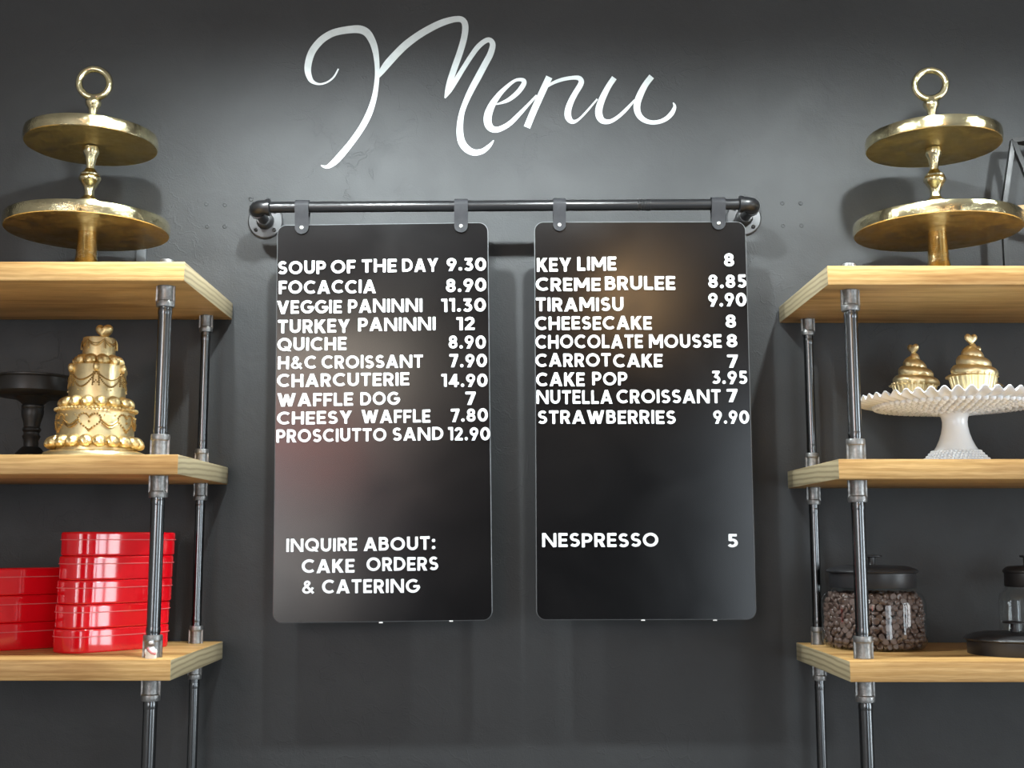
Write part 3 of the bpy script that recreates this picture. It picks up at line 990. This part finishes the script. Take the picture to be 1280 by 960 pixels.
def tier_stand(label, axis_px, side, lower_px, upper_px):
    Y = 2.535
    zs = SHELF_TOP[side][0]
    x = (at(lower_px[0], 285, Y).x + at(upper_px[0], 180, Y).x) / 2
    root = thing('tiered_cake_stand', label, 'cake stand', (x, Y, zs))
    c = (x, Y, 0)
    rl, ru = lower_px[1] / 2 * (Y + 0.08) / FPX, upper_px[1] / 2 * (Y + 0.10) / FPX
    zl = (at(x, lower_px[2], Y - rl).z + at(x, lower_px[3], Y + rl).z) / 2
    zu = (at(x, upper_px[2], Y - ru).z + at(x, upper_px[3], Y + ru).z) / 2
    h = 0.026

    def plate(z, r):
        b = MB()
        b.lathe([(0, z), (r - 0.0015, z), (r, z + 0.0015), (r + 0.0008, z + h * 0.5), (r, z + h - 0.002), (r - 0.001, z + h), (r - 0.003, z + h),
                 (r - 0.0045, z + h - 0.004), (r - 0.0045, z + 0.006), (0, z + 0.006)], c, 96)
        return b
    b = MB()
    b.lathe([(0, 0), (0.082, 0), (0.084, 0.003), (0.080, 0.007), (0.05, 0.016), (0.034, 0.028), (0.0262, 0.045), (0.0225, 0.06), (0.0200, zl - zs - 0.010), (0.0195, zl - zs), (0, zl - zs)],
            (x, Y, zs), 48)
    b.build('pedestal', M['brass'], root)
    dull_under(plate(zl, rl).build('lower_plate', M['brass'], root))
    b = MB()
    z0, z1 = zl + 0.006, zu
    L = z1 - z0
    prof = [(0.030, 0), (0.030, 0.285), (0.0285, 0.33), (0.020, 0.36), (0.0118, 0.40), (0.0102, 0.45), (0.0125, 0.50), (0.0205, 0.57), (0.0237, 0.595), (0.0237, 0.62),
            (0.0205, 0.645), (0.0215, 0.66), (0.0150, 0.685), (0.0092, 0.73), (0.0096, 0.79), (0.0125, 0.87), (0.0165, 0.91), (0.0182, 0.94), (0.0178, 0.99), (0.012, 1.0)]
    b.lathe([(0, z0)] + [(r, z0 + t * L) for r, t in prof] + [(0, z1)], c, 32)
    b.build('baluster', M['brass'], root)
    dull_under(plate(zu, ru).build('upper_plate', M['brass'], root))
    b = MB()
    z0 = zu + 0.006
    b.lathe([(0, z0), (0.020, z0), (0.0195, z0 + 0.006), (0.011, z0 + 0.024), (0.0085, z0 + 0.040), (0.0080, z0 + 0.064), (0.0105, z0 + 0.080), (0.0165, z0 + 0.088), (0.0175, z0 + 0.094),
             (0.0160, z0 + 0.098), (0.010, z0 + 0.101), (0.0095, z0 + 0.105), (0.006, z0 + 0.109), (0, z0 + 0.109)], c, 32)
    b.build('finial', M['brass'], root)
    b = MB()
    R, zc = 0.0325, z0 + 0.1055 + 0.0325
    yaw = rad(8 if side < 0 else -10)
    b.tube([(x + R * sin(2 * PI * k / 48) * cos(yaw), Y + R * sin(2 * PI * k / 48) * sin(yaw), zc - R * cos(2 * PI * k / 48)) for k in range(48)], 0.0076, 16, closed=True, sy=1.0)
    b.build('ring_handle', M['brass'], root)
    return root


tier_stand('two tier brass cake stand with ring handle on the left top shelf', 110, -1, (110, 197, 266, 312), (114, 159.5, 159.5, 204.5))
tier_stand('two tier brass cake stand with ring handle on the right top shelf', 1170, 1, (1171, 200.5, 267, 312), (1166.5, 162, 160, 207))


# ------------------------------------------------------------------ gold tiered cake ornament
def heart2d(n=48):
    out = []
    for k in range(n):
        t = 2 * PI * k / n
        out.append((16 * sin(t) ** 3 / 32.0, (13 * cos(t) - 5 * cos(2 * t) - 2 * cos(3 * t) - cos(4 * t) + 2.5) / 32.0))
    return [(0.85 * u + 0.15 * 0.45 * sin(2 * PI * k / n), 0.9 * v + 0.1 * 0.42 * cos(2 * PI * k / n)) for k, (u, v) in enumerate(out)]


def puff_heart(c, w, d, yaw=0.0, roll=0.0):
    b = MB()
    H = heart2d(40)
    rows = []
    steps = [-1, -0.92, -0.7, -0.35, 0, 0.35, 0.7, 0.92, 1]
    vs, fs = [], []
    for s in steps:
        k = math.sqrt(max(0, 1 - s * s)) if abs(s) < 1 else 0.0
        k = 0.35 + 0.65 * k
        for u, v in H:
            X, Z, Yy = u * w * k, v * w * k, s * d / 2
            X, Z = X * cos(roll) - Z * sin(roll), X * sin(roll) + Z * cos(roll)
            vs.append((c[0] + X * cos(yaw) - Yy * sin(yaw), c[1] + X * sin(yaw) + Yy * cos(yaw), c[2] + Z))
    n = len(H)
    for k in range(len(steps) - 1):
        for i in range(n):
            j = (i + 1) % n
            fs.append((k * n + i, k * n + j, (k + 1) * n + j, (k + 1) * n + i))
    fs.append(tuple(range(n)))
    fs.append(tuple(range((len(steps) - 1) * n, len(steps) * n)))
    b.add(vs, fs)
    return b


def cake():
    Y = 2.47
    zs = SHELF_TOP[-1][1]
    p = at(120.3, 520, Y)
    x = p.x
    sc = Y * 1.0 / FPX              # metres per pixel, near enough
    z = lambda py: at(120, py, Y).z
    root = thing('tiered_cake_ornament', 'gold three tier cake ornament with heart topper on the left middle shelf', 'cake ornament', (x, Y, zs))
    b = MB()
    r0 = 0.1035
    b.lathe([(0, 0), (r0 - 0.002, 0), (r0, 0.002), (r0, 0.006), (r0 - 0.004, 0.012), (r0 - 0.012, 0.0150), (0, 0.0150)], (x, Y, zs), 72)
    b.build('cake_base', M['gold'], root)
    tiers = [(0.0765, zs + 0.015, z(515)), (0.0565, z(515), z(458)), (0.0330, z(458), z(423))]
    for r, a, c in tiers:
        b = MB()
        b.lathe([(0, a), (r, a), (r, c - 0.003), (r - 0.001, c - 0.0008), (r - 0.003, c), (0, c)], (x, Y, 0), 64)
        b.build('cake_tier', M['gold'], root)
    # piped shell borders
    for ring, cz, n, s in ((0.0845, z(555), 20, 0.0135), (0.0635, z(505.5), 15, 0.0125), (0.0390, z(452.5), 10, 0.0125)):
        b = MB()
        for k in range(n):
            a = 2 * PI * (k + 0.35) / n
            # a ribbed dollop leaning outward
            seg, rings = 24, 10
            vs0 = MB()
            prof = [(0, -1)] + [(cos(-PI / 2 + PI * q / rings), sin(-PI / 2 + PI * q / rings)) for q in range(1, rings)] + [(0, 1)]
            vs0.lathe(prof, seg=seg)
            for i, (vx, vy, vz) in enumerate(vs0.v):
                t = math.atan2(vy, vx)
                g = 0.70 + 0.40 * abs(sin(4 * t + 2.6 * vz)) ** 0.6
                X, Yy, Z = vx * g * s, vy * g * s * 1.02, vz * s * (1.05 if vz > 0 else 0.9)
                lean = 0.25 * Z
                X -= lean
                vs0.v[i] = (x + (ring + X) * cos(a) - Yy * sin(a), Y + (ring + X) * sin(a) + Yy * cos(a), cz + Z)
            b.add(vs0.v, vs0.f)
        b.build('shell_border', M['goldwarm'], root, angle=60)

    def bead_line(b, pts, r):
        for q in pts:
            b.ball(q, r, 6, 4)

    def on(r, ang, zz):
        return (x + r * sin(ang), Y - r * cos(ang), zz)     # ang 0 faces the camera

    # bead ring under the middle border
    b = MB()
    bead_line(b, [on(0.0800, 2 * PI * k / 62, z(514.0)) for k in range(62)], 0.0036)
    b.build('bead_ring', M['goldwarm'], root)
    # hearts of beads and swags on the bottom tier
    R1 = 0.0775
    mid = z(531.5)
    H = heart2d(30)
    for k in range(6):
        a0 = rad(9 + 60 * k)
        b = MB()
        bead_line(b, [on(R1, a0 + u * 0.0465 / R1, mid + v * 0.040) for u, v in H], 0.0024)
        bead_line(b, [on(R1, a0, mid + 0.001)], 0.0027)
        b.build('bead_heart', M['goldrope'], root)
        b = MB()
        for dz, w in ((0.0, 0.0020), (0.0055, 0.0016)):
            b.tube([on(R1 + 0.0006, a0 + rad(18 + 24 * t / 12), z(529) - dz - 0.009 * sin(PI * t / 12)) for t in range(13)], w, 6)
        b.build('swag', M['goldrope'], root)
    # swags, rosettes and drops on the middle tier
    R2 = 0.0572
    for k in range(6):
        a0 = rad(15 + 60 * k)
        b = MB()
        zt = z(466)
        bead_line(b, [on(R2, a0 + rad(60 * t / 22), zt - 0.005 - 0.030 * sin(PI * t / 22)) for t in range(23)], 0.0021)
        b.tube([on(R2, a0 + rad(60 * t / 14), zt - 0.004 - 0.017 * sin(PI * t / 14)) for t in range(15)], 0.0017, 6)
        b.build('swag', M['goldrope'], root)
        b = MB()
        b.ball(on(R2 + 0.001, a0, z(463)), 0.0078, 12, 8, (0.9, 0.9, 1.25))
        b.build('rosette', M['goldwarm'], root)
        b = MB()
        for s in (-1, 1):
            bead_line(b, [on(R2, a0 + s * rad(5 + 0.25 * t), zt - 0.006 - 0.0042 * t) for t in range(7)], 0.0021)
        bead_line(b, [on(R2, a0 + s * rad(3), zt - 0.026 + abs(s) * 0) for s in (-1, 1)] + [on(R2, a0, zt - 0.0225)], 0.0017)
        b.build('bead_drop', M['goldrope'], root)
    b = MB()
    for k in range(6):
        for da, py in ((-28, 491), (22, 490)):
            bead_line(b, [on(R2, rad(15 + 60 * k + da), z(py))], 0.0021)
        for da in (22, 38):
            bead_line(b, [on(R1, rad(9 + 60 * k + da), z(522.5))], 0.0021)
        bead_line(b, [on(0.0333, rad(-21 + 60 * k), z(437))], 0.0018)
    b.build('pearls', M['gold'], root)
    R3 = 0.0335
    for k in range(6):
        a0 = rad(-25 + 60 * k)
        b = MB()
        for dz, w in ((0.013, 0.0018), (0.008, 0.0014)):
            b.tube([on(R3, a0 + rad(60 * t / 12), z(427) - dz * sin(PI * t / 12)) for t in range(13)], w, 6)
        b.tube([on(R3, a0, z(426)), on(R3 + 0.002, a0 + rad(3), z(430)), on(R3 + 0.0025, a0 + rad(5), z(438))], 0.0015, 6)
        b.build('swag', M['goldrope'], root)
    puff_heart((x + 0.012, Y - 0.008, z(416.2)), 0.0365, 0.027, rad(-8)).build('heart_topper', M['goldwarm'], root, angle=70)
    return root


cake()

# ------------------------------------------------------------------ black pedestal stand behind the cake
Yb = 2.60
zs = SHELF_TOP[-1][1]
xb = at(40.5, 520, Yb).x
st = thing('cake_stand', 'black wooden pedestal cake stand beside the gold cake on the left middle shelf', 'cake stand', (xb, Yb, zs))
zp = lambda py: at(40.5, py, Yb).z
zt = zp(474)
b = MB()
b.lathe([(0, zt - 0.040), (0.070, zt - 0.040), (0.080, zt - 0.036), (0.085, zt - 0.030), (0.086, zt - 0.004), (0.085, zt - 0.001), (0.088, zt + 0.001), (0.088, zt + 0.004), (0.086, zt + 0.005),
         (0.082, zt + 0.004), (0.080, zt - 0.002), (0, zt - 0.002)], (xb, Yb, 0), 64)
b.build('plate', M['black'], st)
b = MB()
a, L = zs + 0.024, (zt - 0.040) - (zs + 0.024)
b.lathe([(0, 0), (0.0165, 0.0)] + [(r, t * L) for r, t in ((0.0155, 0.10), (0.0152, 0.22), (0.018, 0.26), (0.019, 0.29), (0.0165, 0.32), (0.0162, 0.36), (0.0195, 0.40), (0.019, 0.43), (0.0165, 0.46),
        (0.018, 0.54), (0.0225, 0.66), (0.0235, 0.74), (0.022, 0.79), (0.0235, 0.81), (0.0235, 0.84), (0.021, 0.86), (0.027, 0.91), (0.036, 0.96), (0.040, 1.0))] + [(0, L)], (xb, Yb, a), 40)
b.build('stem', M['black'], st)
b = MB()
b.lathe([(0, 0), (0.074, 0), (0.075, 0.004), (0.073, 0.008), (0.044, 0.010), (0.038, 0.014), (0.020, 0.034), (0.0165, 0.036), (0, 0.036)], (xb, Yb, zs), 48)
b.build('foot', M['black'], st)


# ------------------------------------------------------------------ red tins
def tin_outline(L, W, r, bulge, grow=0.0, n=9):
    x0, x1, y0, y1 = -L / 2 - grow, L / 2 + grow, -W / 2 - grow, W / 2 + grow
    pts = []
    raw = rounded(x0, x1, y0, y1, r + grow, n)
    for u, v in raw:
        s = 1 - min(1, abs(u / (L / 2))) ** 2
        pts.append((u, v + math.copysign(bulge * s, v)))
    out = []
    m = len(raw)
    for i in range(m):
        a, c = raw[i], raw[(i + 1) % m]
        d = math.hypot(c[0] - a[0], c[1] - a[1])
        k = max(1, int(d / 0.012))
        for q in range(k):
            u, v = a[0] + (c[0] - a[0]) * q / k, a[1] + (c[1] - a[1]) * q / k
            s = 1 - min(1, abs(u / (L / 2))) ** 2
            out.append((u, v + (math.copysign(bulge * s, v) if abs(v) > 1e-6 else 0)))
    return out


def loft(b, layers):
    n = len(layers[0][0])
    vs, fs = [], []
    for pts, z in layers:
        vs += [(u, v, z) for u, v in pts]
    for k in range(len(layers) - 1):
        for i in range(n):
            j = (i + 1) % n
            fs.append((k * n + i, k * n + j, (k + 1) * n + j, (k + 1) * n + i))
    fs.append(tuple(reversed(range(n))))
    fs.append(tuple(range((len(layers) - 1) * n, len(layers) * n)))
    b.add(vs, fs)


def make_tin(L, W, H, name, label, group):
    root = thing(name, label, 'tin', (0, 0, 0), group)
    o = lambda g: tin_outline(L, W, min(L, W) * 0.40, 0.010, g)
    hb = H * 0.655
    b = MB(); b.local = True
    loft(b, [(o(-0.004), 0.0), (o(-0.0015), 0.0006), (o(0), 0.003), (o(0), 0.0042), (o(0), hb - 0.001), (o(0), hb)])
    b.build('tin_body', M['red'], root)
    b = MB(); b.local = True
    loft(b, [(o(0.0010), hb), (o(0.0010), hb + 0.001), (o(0.0010), H - 0.0052), (o(0.0010), H - 0.004), (o(-0.0008), H - 0.0012), (o(-0.004), H)])
    lid = b.build('tin_lid', M['red'], root)
    b = MB(); b.local = True
    pts = o(0.0016)
    b.tube([(u, v, hb + 0.0006) for u, v in pts], 0.0010, 8, closed=True)
    b.build('rolled_rim', M['redrim'], lid)
    return root


ZS3 = SHELF_TOP[-1][2]
ORD5 = ('lowest', 'second from the bottom', 'middle', 'second from the top', 'topmost')
L5, W5, H5 = 0.245, 0.085, 0.0484
c0 = Vector((-0.8617, 2.434, 0))
c1 = Vector((-0.715, 2.612, 0))
dr = (c1 - c0).normalized()
nb = Vector((-dr.y, dr.x, 0))
mid5 = (c0 + c1) / 2 + nb * (W5 / 2)
ang5 = math.atan2(dr.y, dr.x)
proto = None
for k in range(5):
    lab = 'red gloss tin, %s of the stack of five beside the pipe' % ORD5[k]
    if proto is None:
        t = proto = make_tin(L5, W5, H5, 'cookie_tin', lab, 'red tins in the stack of five')
    else:
        t = copy_tree(proto)
        t['label'] = lab
    t.location = (mid5.x + 0.0022 * k + random.uniform(-0.0008, 0.0008), mid5.y - 0.0005 * k, ZS3 + H5 * k)
    t.rotation_euler = (0, 0, ang5 + random.uniform(-0.012, 0.012))
L3, W3, H3 = 0.285, 0.10, 0.0560
e3 = Vector((-0.938, 2.622, 0))
d3 = Vector((cos(rad(40)), sin(rad(40)), 0))
mid3 = e3 - d3 * (L3 / 2) + Vector((-d3.y, d3.x, 0)) * (W3 / 2) * 0.55
proto = None
for k in range(3):
    lab = 'larger red gloss tin, %s of the stack of three at the left edge' % ('lowest', 'middle', 'topmost')[k]
    if proto is None:
        t = proto = make_tin(L3, W3, H3, 'cookie_tin', lab, 'red tins in the stack of three')
    else:
        t = copy_tree(proto)
        t['label'] = lab
    t.location = (mid3.x + 0.001 * k, mid3.y, ZS3 + H3 * k)
    t.rotation_euler = (0, 0, rad(40) + random.uniform(-0.01, 0.01))

# little figure clinging to the lower front fitting
fx, fy, _ = left_posts[0]
mg = thing('figurine', 'tiny white figurine with a pink sash against the left pipe fitting', 'figurine', (fx + 0.004, fy - 0.0215, ZS3))
fz = ZS3
b = MB()
b.lathe([(0, 0), (0.0105, 0), (0.0112, 0.003), (0.0100, 0.012), (0.0085, 0.018), (0.0060, 0.022), (0, 0.0235)], seg=20)
b.v = [(fx + 0.004 + x_, fy - 0.0235 + y_ * 0.45, fz + z_) for x_, y_, z_ in b.v]
for s in (-1, 1):
    b.ball((fx + 0.004 + s * 0.0095, fy - 0.0245, fz + 0.013), 0.0036, 10, 6, (0.8, 0.8, 1.5))
body = b.build('body', M['pinkwhite'], mg)
b = MB()
b.ball((fx + 0.004, fy - 0.0235, fz + 0.0285), 0.0072, 14, 8, (1, 0.6, 1.0))
hd = b.build('head', M['iron'], mg)
b = MB()
b.ball((fx + 0.0042, fy - 0.0262, fz + 0.0300), 0.0050, 12, 6, (1, 0.5, 0.72))
b.build('face', M['pinkwhite'], hd)
b = MB()
b.tube([(fx - 0.0025, fy - 0.0275, fz + 0.0205), (fx + 0.0015, fy - 0.0292, fz + 0.0150), (fx + 0.007, fy - 0.0290, fz + 0.0105), (fx + 0.0142, fy - 0.0265, fz + 0.0085)], 0.0022, 8)
b.build('sash', M['sash'], mg)

# ------------------------------------------------------------------ white hobnail cake stand
YW = 2.53
zs = SHELF_TOP[1][1]
xw = at(1193.5, 530, YW).x
zrim = (at(1193, 484, YW - 0.2).z + at(1193, 516.5, YW + 0.2).z) / 2
ws = thing('cake_stand', 'white milk glass pedestal cake stand with ruffled rim on the right middle shelf', 'cake stand', (xw, YW, zs))
NW = 50
segs = NW * 8


def ruff(amp):
    return lambda t, k: amp[k] * (cos(NW * t) - 0.16 * cos(2 * NW * t))


zu = zrim - 0.020
prof = [(0, zu - 0.004), (0.032, zu - 0.004), (0.06, zu), (0.11, zu + 0.005), (0.155, zu + 0.010), (0.178, zu + 0.0145), (0.192, zu + 0.0185), (0.2005, zu + 0.0225), (0.2020, zu + 0.0245),
        (0.2005, zu + 0.0265), (0.191, zu + 0.0235), (0.177, zu + 0.020), (0.155, zu + 0.016), (0.11, zu + 0.012), (0.06, zu + 0.010), (0, zu + 0.010)]
amp = [0, 0, 0, 0, 0.0003, 0.0015, 0.0035, 0.0052, 0.0055, 0.0052, 0.0034, 0.0013, 0, 0, 0, 0]
b = MB()
b.lathe(prof, (xw, YW, 0), segs, zfun=ruff(amp))
plate = b.build('plate', M['milk'], ws, angle=60)
b = MB()
rad_k = 0.042
k = 0
while rad_k < 0.170:
    n = int(2 * PI * rad_k / 0.0150)
    zz = zu + (rad_k - 0.06) * 0.1 if rad_k < 0.11 else zu + 0.005 + (rad_k - 0.11) * 0.111
    if rad_k < 0.06:
        zz = zu - 0.004 + (rad_k - 0.032) / 0.028 * 0.004
    for i in range(n):
        t = 2 * PI * (i + 0.5 * (k % 2)) / n
        b.ball((xw + rad_k * cos(t), YW + rad_k * sin(t), zz - 0.001), 0.0066, 8, 6, (1, 1, 0.95))
    rad_k += 0.0132
    k += 1
b.build('hobnails', M['milk'], plate, angle=60)
b = MB()
L = zu - 0.003 - zs
b.lathe([(0, 0), (0.0700, 0), (0.0715, 0.003), (0.0690, 0.007), (0.0600, 0.014), (0.0490, 0.026), (0.0400, 0.040), (0.0335, 0.054), (0.0290, 0.068), (0.0262, 0.082), (0.0256, L - 0.022), (0.0272, L - 0.012), (0.0320, L - 0.004), (0.040, L), (0, L)],
        (xw, YW, zs), 64)
foot = b.build('pedestal', M['milk'], ws, angle=60)
b = MB()
k = 0
for r, zz in ((0.0700, 0.006), (0.0640, 0.0125), (0.0585, 0.018), (0.0535, 0.0235), (0.0490, 0.0285)):
    n = int(2 * PI * r / 0.0078)
    for i in range(n):
        t = 2 * PI * (i + 0.5 * (k % 2)) / n
        b.ball((xw + r * cos(t), YW + r * sin(t), zs + zz), 0.0036, 8, 4)
    k += 1
b.build('hobnails', M['milk'], foot, angle=60)


# ------------------------------------------------------------------ gold cupcakes
def make_cupcake(label):
    root = thing('cupcake_ornament', label, 'cupcake', (0, 0, 0), 'gold cupcakes on the white cake stand')
    b = MB(); b.local = True
    prof = [(0, 0), (0.0335, 0), (0.0345, 0.001), (0.0475, 0.055), (0.0478, 0.0575), (0.0462, 0.0580), (0.043, 0.053), (0, 0.053)]
    N = 24

    def flute(t, k):
        if k in (0, 7):
            return 1
        q = abs(((t * N / (2 * PI)) % 1.0) * 2 - 1)
        return 1 + 0.055 * (1 if q > 0.62 else (0 if q < 0.38 else (q - 0.38) / 0.24)) - 0.03
    b.lathe(prof, (0, 0, 0), N * 10, rfun=flute)
    b.build('cupcake_wrapper', M['cupcake'], root, angle=30)
    b = MB(); b.local = True
    Hh, seg, nz = 0.072, 48, 60
    vs, fs = [], []
    for i in range(nz + 1):
        t = i / nz
        base = 0.0425 * (1 - t) ** 0.80 + 0.0055 * (1 - t) + 0.0040
        for j in range(seg):
            a = 2 * PI * j / seg
            ph = (t * 3.6 + j / seg) % 1.0
            ridge = abs(sin(PI * ph)) ** 0.55
            wav = 1 + 0.035 * abs(sin(6 * a + 18 * t)) * (1 - t)
            r = base * (0.86 + 0.17 * ridge) * wav
            zz = 0.050 + t * Hh + 0.004 * (ridge - 0.5)
            vs.append((r * cos(a) + 0.003 * t * sin(7 * t), r * sin(a), zz))
    for i in range(nz):
        for j in range(seg):
            q = (j + 1) % seg
            fs.append((i * seg + j, i * seg + q, (i + 1) * seg + q, (i + 1) * seg + j))
    fs.append(tuple(reversed(range(seg))))
    fs.append(tuple(range(nz * seg, (nz + 1) * seg)))
    b.add(vs, fs)
    b.build('frosting', M['cupcake'], root, angle=60)
    b = puff_heart((0, 0, 0.131), 0.0285, 0.013)
    b.local = True
    b.build('heart_topper', M['cupcake'], root, angle=70)
    return root


ztop = zu + 0.010
cc = make_cupcake('gold cupcake ornament with a front facing heart, nearest the middle of the white stand')
cc.location = (at(1215, 450, 2.465).x, 2.465, ztop)
cc.rotation_euler = (0, 0, rad(10))
c2 = copy_tree(cc)
c2['label'] = 'gold cupcake ornament with a sideways turned heart, at the left on the white stand'
c2.location = (at(1142, 450, 2.595).x, 2.595, ztop)
c2.rotation_euler = (0, 0, rad(-55))
c3 = copy_tree(cc)
c3['label'] = 'gold cupcake ornament mostly hidden behind the front facing one on the white stand'
c3.location = (at(1219, 450, 2.625).x, 2.625, ztop)
c3.rotation_euler = (0, 0, rad(140))


# ------------------------------------------------------------------ glass jars with black lids
def lid_parts(b_root, c, r, hs, name_parent=None):
    """c = centre of the skirt's lower edge, r = skirt radius"""
    x_, y_, z_ = c
    b = MB()
    b.lathe([(r - 0.003, 0), (r - 0.001, 0), (r, 0.0015), (r, hs - 0.001), (r * 1.055, hs + 0.001), (r * 1.065, hs + 0.003), (r * 1.05, hs + 0.0055), (r * 0.99, hs + 0.0085), (r * 0.86, hs + 0.0125),
             (r * 0.80, hs + 0.0135), (r * 0.3, hs + 0.0155), (0, hs + 0.016)], (x_, y_, z_), 64)
    lid = b.build('lid', M['lid'], b_root) if b_root is not None else None
    k = MB()
    t = z_ + hs + 0.0155
    rs = r / 0.09
    k.lathe([(0, 0), (0.0085 * rs, 0), (0.0075 * rs, 0.0015), (0.0075 * rs, 0.0165), (0.0200 * rs, 0.0175), (0.0225 * rs, 0.0185), (0.0225 * rs, 0.0200), (0.0205 * rs, 0.0212), (0, 0.0218)], (x_, y_, t), 36)
    return b, lid, k


def jar(label, X, Y, r, rl, zb, z_neck, hs):
    root = thing('glass_jar', label, 'jar', (X, Y, zb))
    hj = z_neck - zb
    sh = 0.026
    b = MB()
    b.lathe([(0, 0.0030), (r * 0.55, 0.0025), (r * 0.86, 0.0010), (r * 0.945, 0.0045), (r * 0.99, 0.0130), (r, 0.026), (r, hj - sh - 0.008), (r * 0.985, hj - sh), (r * 0.945, hj - sh * 0.62), (rl * 1.0, hj - sh * 0.28),
             (rl * 0.965, hj - sh * 0.1), (rl * 0.955, hj), (rl * 0.955, hj + 0.020)], (X, Y, zb), 72)
    g = b.build('glass_body', M['glass'], root, angle=60)
    lb, lid, k = lid_parts(root, (X, Y, z_neck), rl, hs)
    k.build('knob', M['lid'], lid)
    return root


zs3 = SHELF_TOP[1][2]
JX, JY, JR, JRL = at(1092.5, 780, 2.60).x, 2.60, 0.1075, 0.0895
zneck = at(1092, 736, JY - JRL).z
jar('large glass jar full of chocolate chips with black lid on the right lower shelf', JX, JY, JR, JRL, zs3, zneck, 0.031)

# chips, each its own thing; the hidden core is one heap
cm = MB(); cm.local = True
cr = 0.0079
cm.lathe([(0, 0), (cr * 0.80, 0), (cr * 0.97, cr * 0.16), (cr, cr * 0.32), (cr * 0.90, cr * 0.56), (cr * 0.62, cr * 0.80), (cr * 0.30, cr * 0.98), (cr * 0.10, cr * 1.08), (0, cr * 1.12)], (0, 0, -cr * 0.4), 14)
chip0 = cm.build('chocolate_chip', M['choc'])
tag(chip0, 'brown chocolate chip pressed against the glass of the large jar', 'chocolate chip', 'chocolate chips in the large jar')
first = True
z_lo, z_hi = zs3 + 0.012, zneck - 0.018
rows = 11
placed = 0
for i in range(rows):
    zz = z_lo + (z_hi - z_lo) * i / (rows - 1)
    rim = JR - 0.0085
    if i == 0:
        rim -= 0.007
    if i >= rows - 2:
        rim -= 0.004 + 0.006 * (i - rows + 2)
    n = 25
    for j in range(n):
        a = -PI / 2 + (j + 0.5 * (i % 2) - (n - 1) / 2) / n * rad(235) + random.uniform(-0.025, 0.025)
        if first:
            o = chip0
            first = False
        else:
            o = chip0.copy()
            COL.objects.link(o)
        q = rim - random.uniform(0, 0.0035)
        o.location = (JX + q * cos(a), JY + q * sin(a), zz + random.uniform(-0.0025, 0.0025))
        out = Vector((cos(a) + random.gauss(0, 0.38), sin(a) + random.gauss(0, 0.38), random.gauss(0.05, 0.45)))
        if random.random() < 0.45:
            out = -out
        o.rotation_euler = out.to_track_quat('Z', 'Y').to_euler()
        s = random.uniform(0.88, 1.06)
        o.scale = (s, s, s)
        placed += 1
b = MB()
for i in range(12):
    zz = z_lo - 0.003 + (z_hi + 0.004 - z_lo) * i / 11
    rr_list = (0.086, 0.070) if 0 < i < 11 else (0.084, 0.070, 0.054, 0.036, 0.016)
    for q in rr_list:
        n = max(3, int(2 * PI * q / 0.0135))
        for j in range(n):
            a = 2 * PI * (j + random.random() * 0.5) / n
            vs0 = MB(); vs0.lathe([(0, 0), (cr * 0.97, cr * 0.16), (cr * 0.90, cr * 0.56), (cr * 0.30, cr * 0.98), (0, cr * 1.1)], (0, 0, -cr * 0.4), 9)
            mt = Matrix.Translation((JX + q * cos(a), JY + q * sin(a), zz)) @ Vector((random.gauss(0, 1), random.gauss(0, 1), random.gauss(0, 1))).to_track_quat('Z', 'Y').to_matrix().to_4x4()
            b.add([mt @ Vector(p) for p in vs0.v], vs0.f)
heap = b.build('chocolate_chips', M['choc'], None, (JX, JY, zs3 + 0.006))
tag(heap, 'heap of chocolate chips filling the middle of the large jar behind the outer ones', 'chocolate chips', None, 'stuff')

# small jar at the right edge
JX2, JY2 = at(1284.5, 760, 2.62).x, 2.62
zn2 = at(1284, 734.5, JY2 - 0.047).z
jar('small clear glass jar with black lid behind the loose lid at the right edge', JX2, JY2, 0.0580, 0.0440, zs3, zn2, 0.030)

# loose lid
LX, LY = at(1265.5, 800, 2.485).x, 2.470
t = thing('jar_lid', 'loose black jar lid with knob lying on the right lower shelf', 'lid', (LX, LY, zs3))
lb, _, k = lid_parts(None, (LX, LY, zs3), 0.0925, 0.0275)
lo = lb.build('lid_disc', M['lid'], t)
k.build('knob', M['lid'], t)

# ------------------------------------------------------------------ black geometric lantern at the right edge
YL = 2.69
zs = SHELF_TOP[1][0]
cl = at(1330, 250, YL)
lan = thing('lantern', 'black geometric metal lantern frame behind the brass stand at the right edge', 'lantern', (cl.x, YL, zs))
zl0, zl1, zl2 = zs, at(1254, 262, YL).z, at(1265, 176, YL).z
xl = at(1255, 280, YL).x
Rb = cl.x - xl
Rt = cl.x - at(1266, 176, YL).x
bar = 0.0075


def ringpts(R_, z_, off=0):
    return [Vector((cl.x + R_ * cos(off + PI / 2 * k), YL + R_ * 0.38 * sin(off + PI / 2 * k), z_)) for k in range(4)]


bt, sh_, tp = ringpts(Rb, zl0 + bar), ringpts(Rb, zl1), ringpts(Rt, zl2)
for R4, nm in ((bt, 'base_frame'), (tp, 'top_frame')):
    b = MB()
    for k in range(4):
        b.tube([R4[k], R4[(k + 1) % 4]], bar, 4)
    b.build(nm, M['black'], lan)
b = MB()
for k in range(4):
    b.tube([sh_[k], sh_[(k + 1) % 4]], bar, 4)
b.build('shoulder_frame', M['palewood'], lan)
for k in range(4):
    b = MB(); b.tube([bt[k], sh_[k]], bar, 4); b.build('post', M['black'], lan)
    b = MB(); b.tube([sh_[k], tp[k]], bar, 4); b.build('slanted_bar', M['black'], lan)
    b = MB(); b.tube([tp[k], (sh_[k] + sh_[(k + 1) % 4]) / 2], bar, 4); b.build('brace', M['black'], lan)
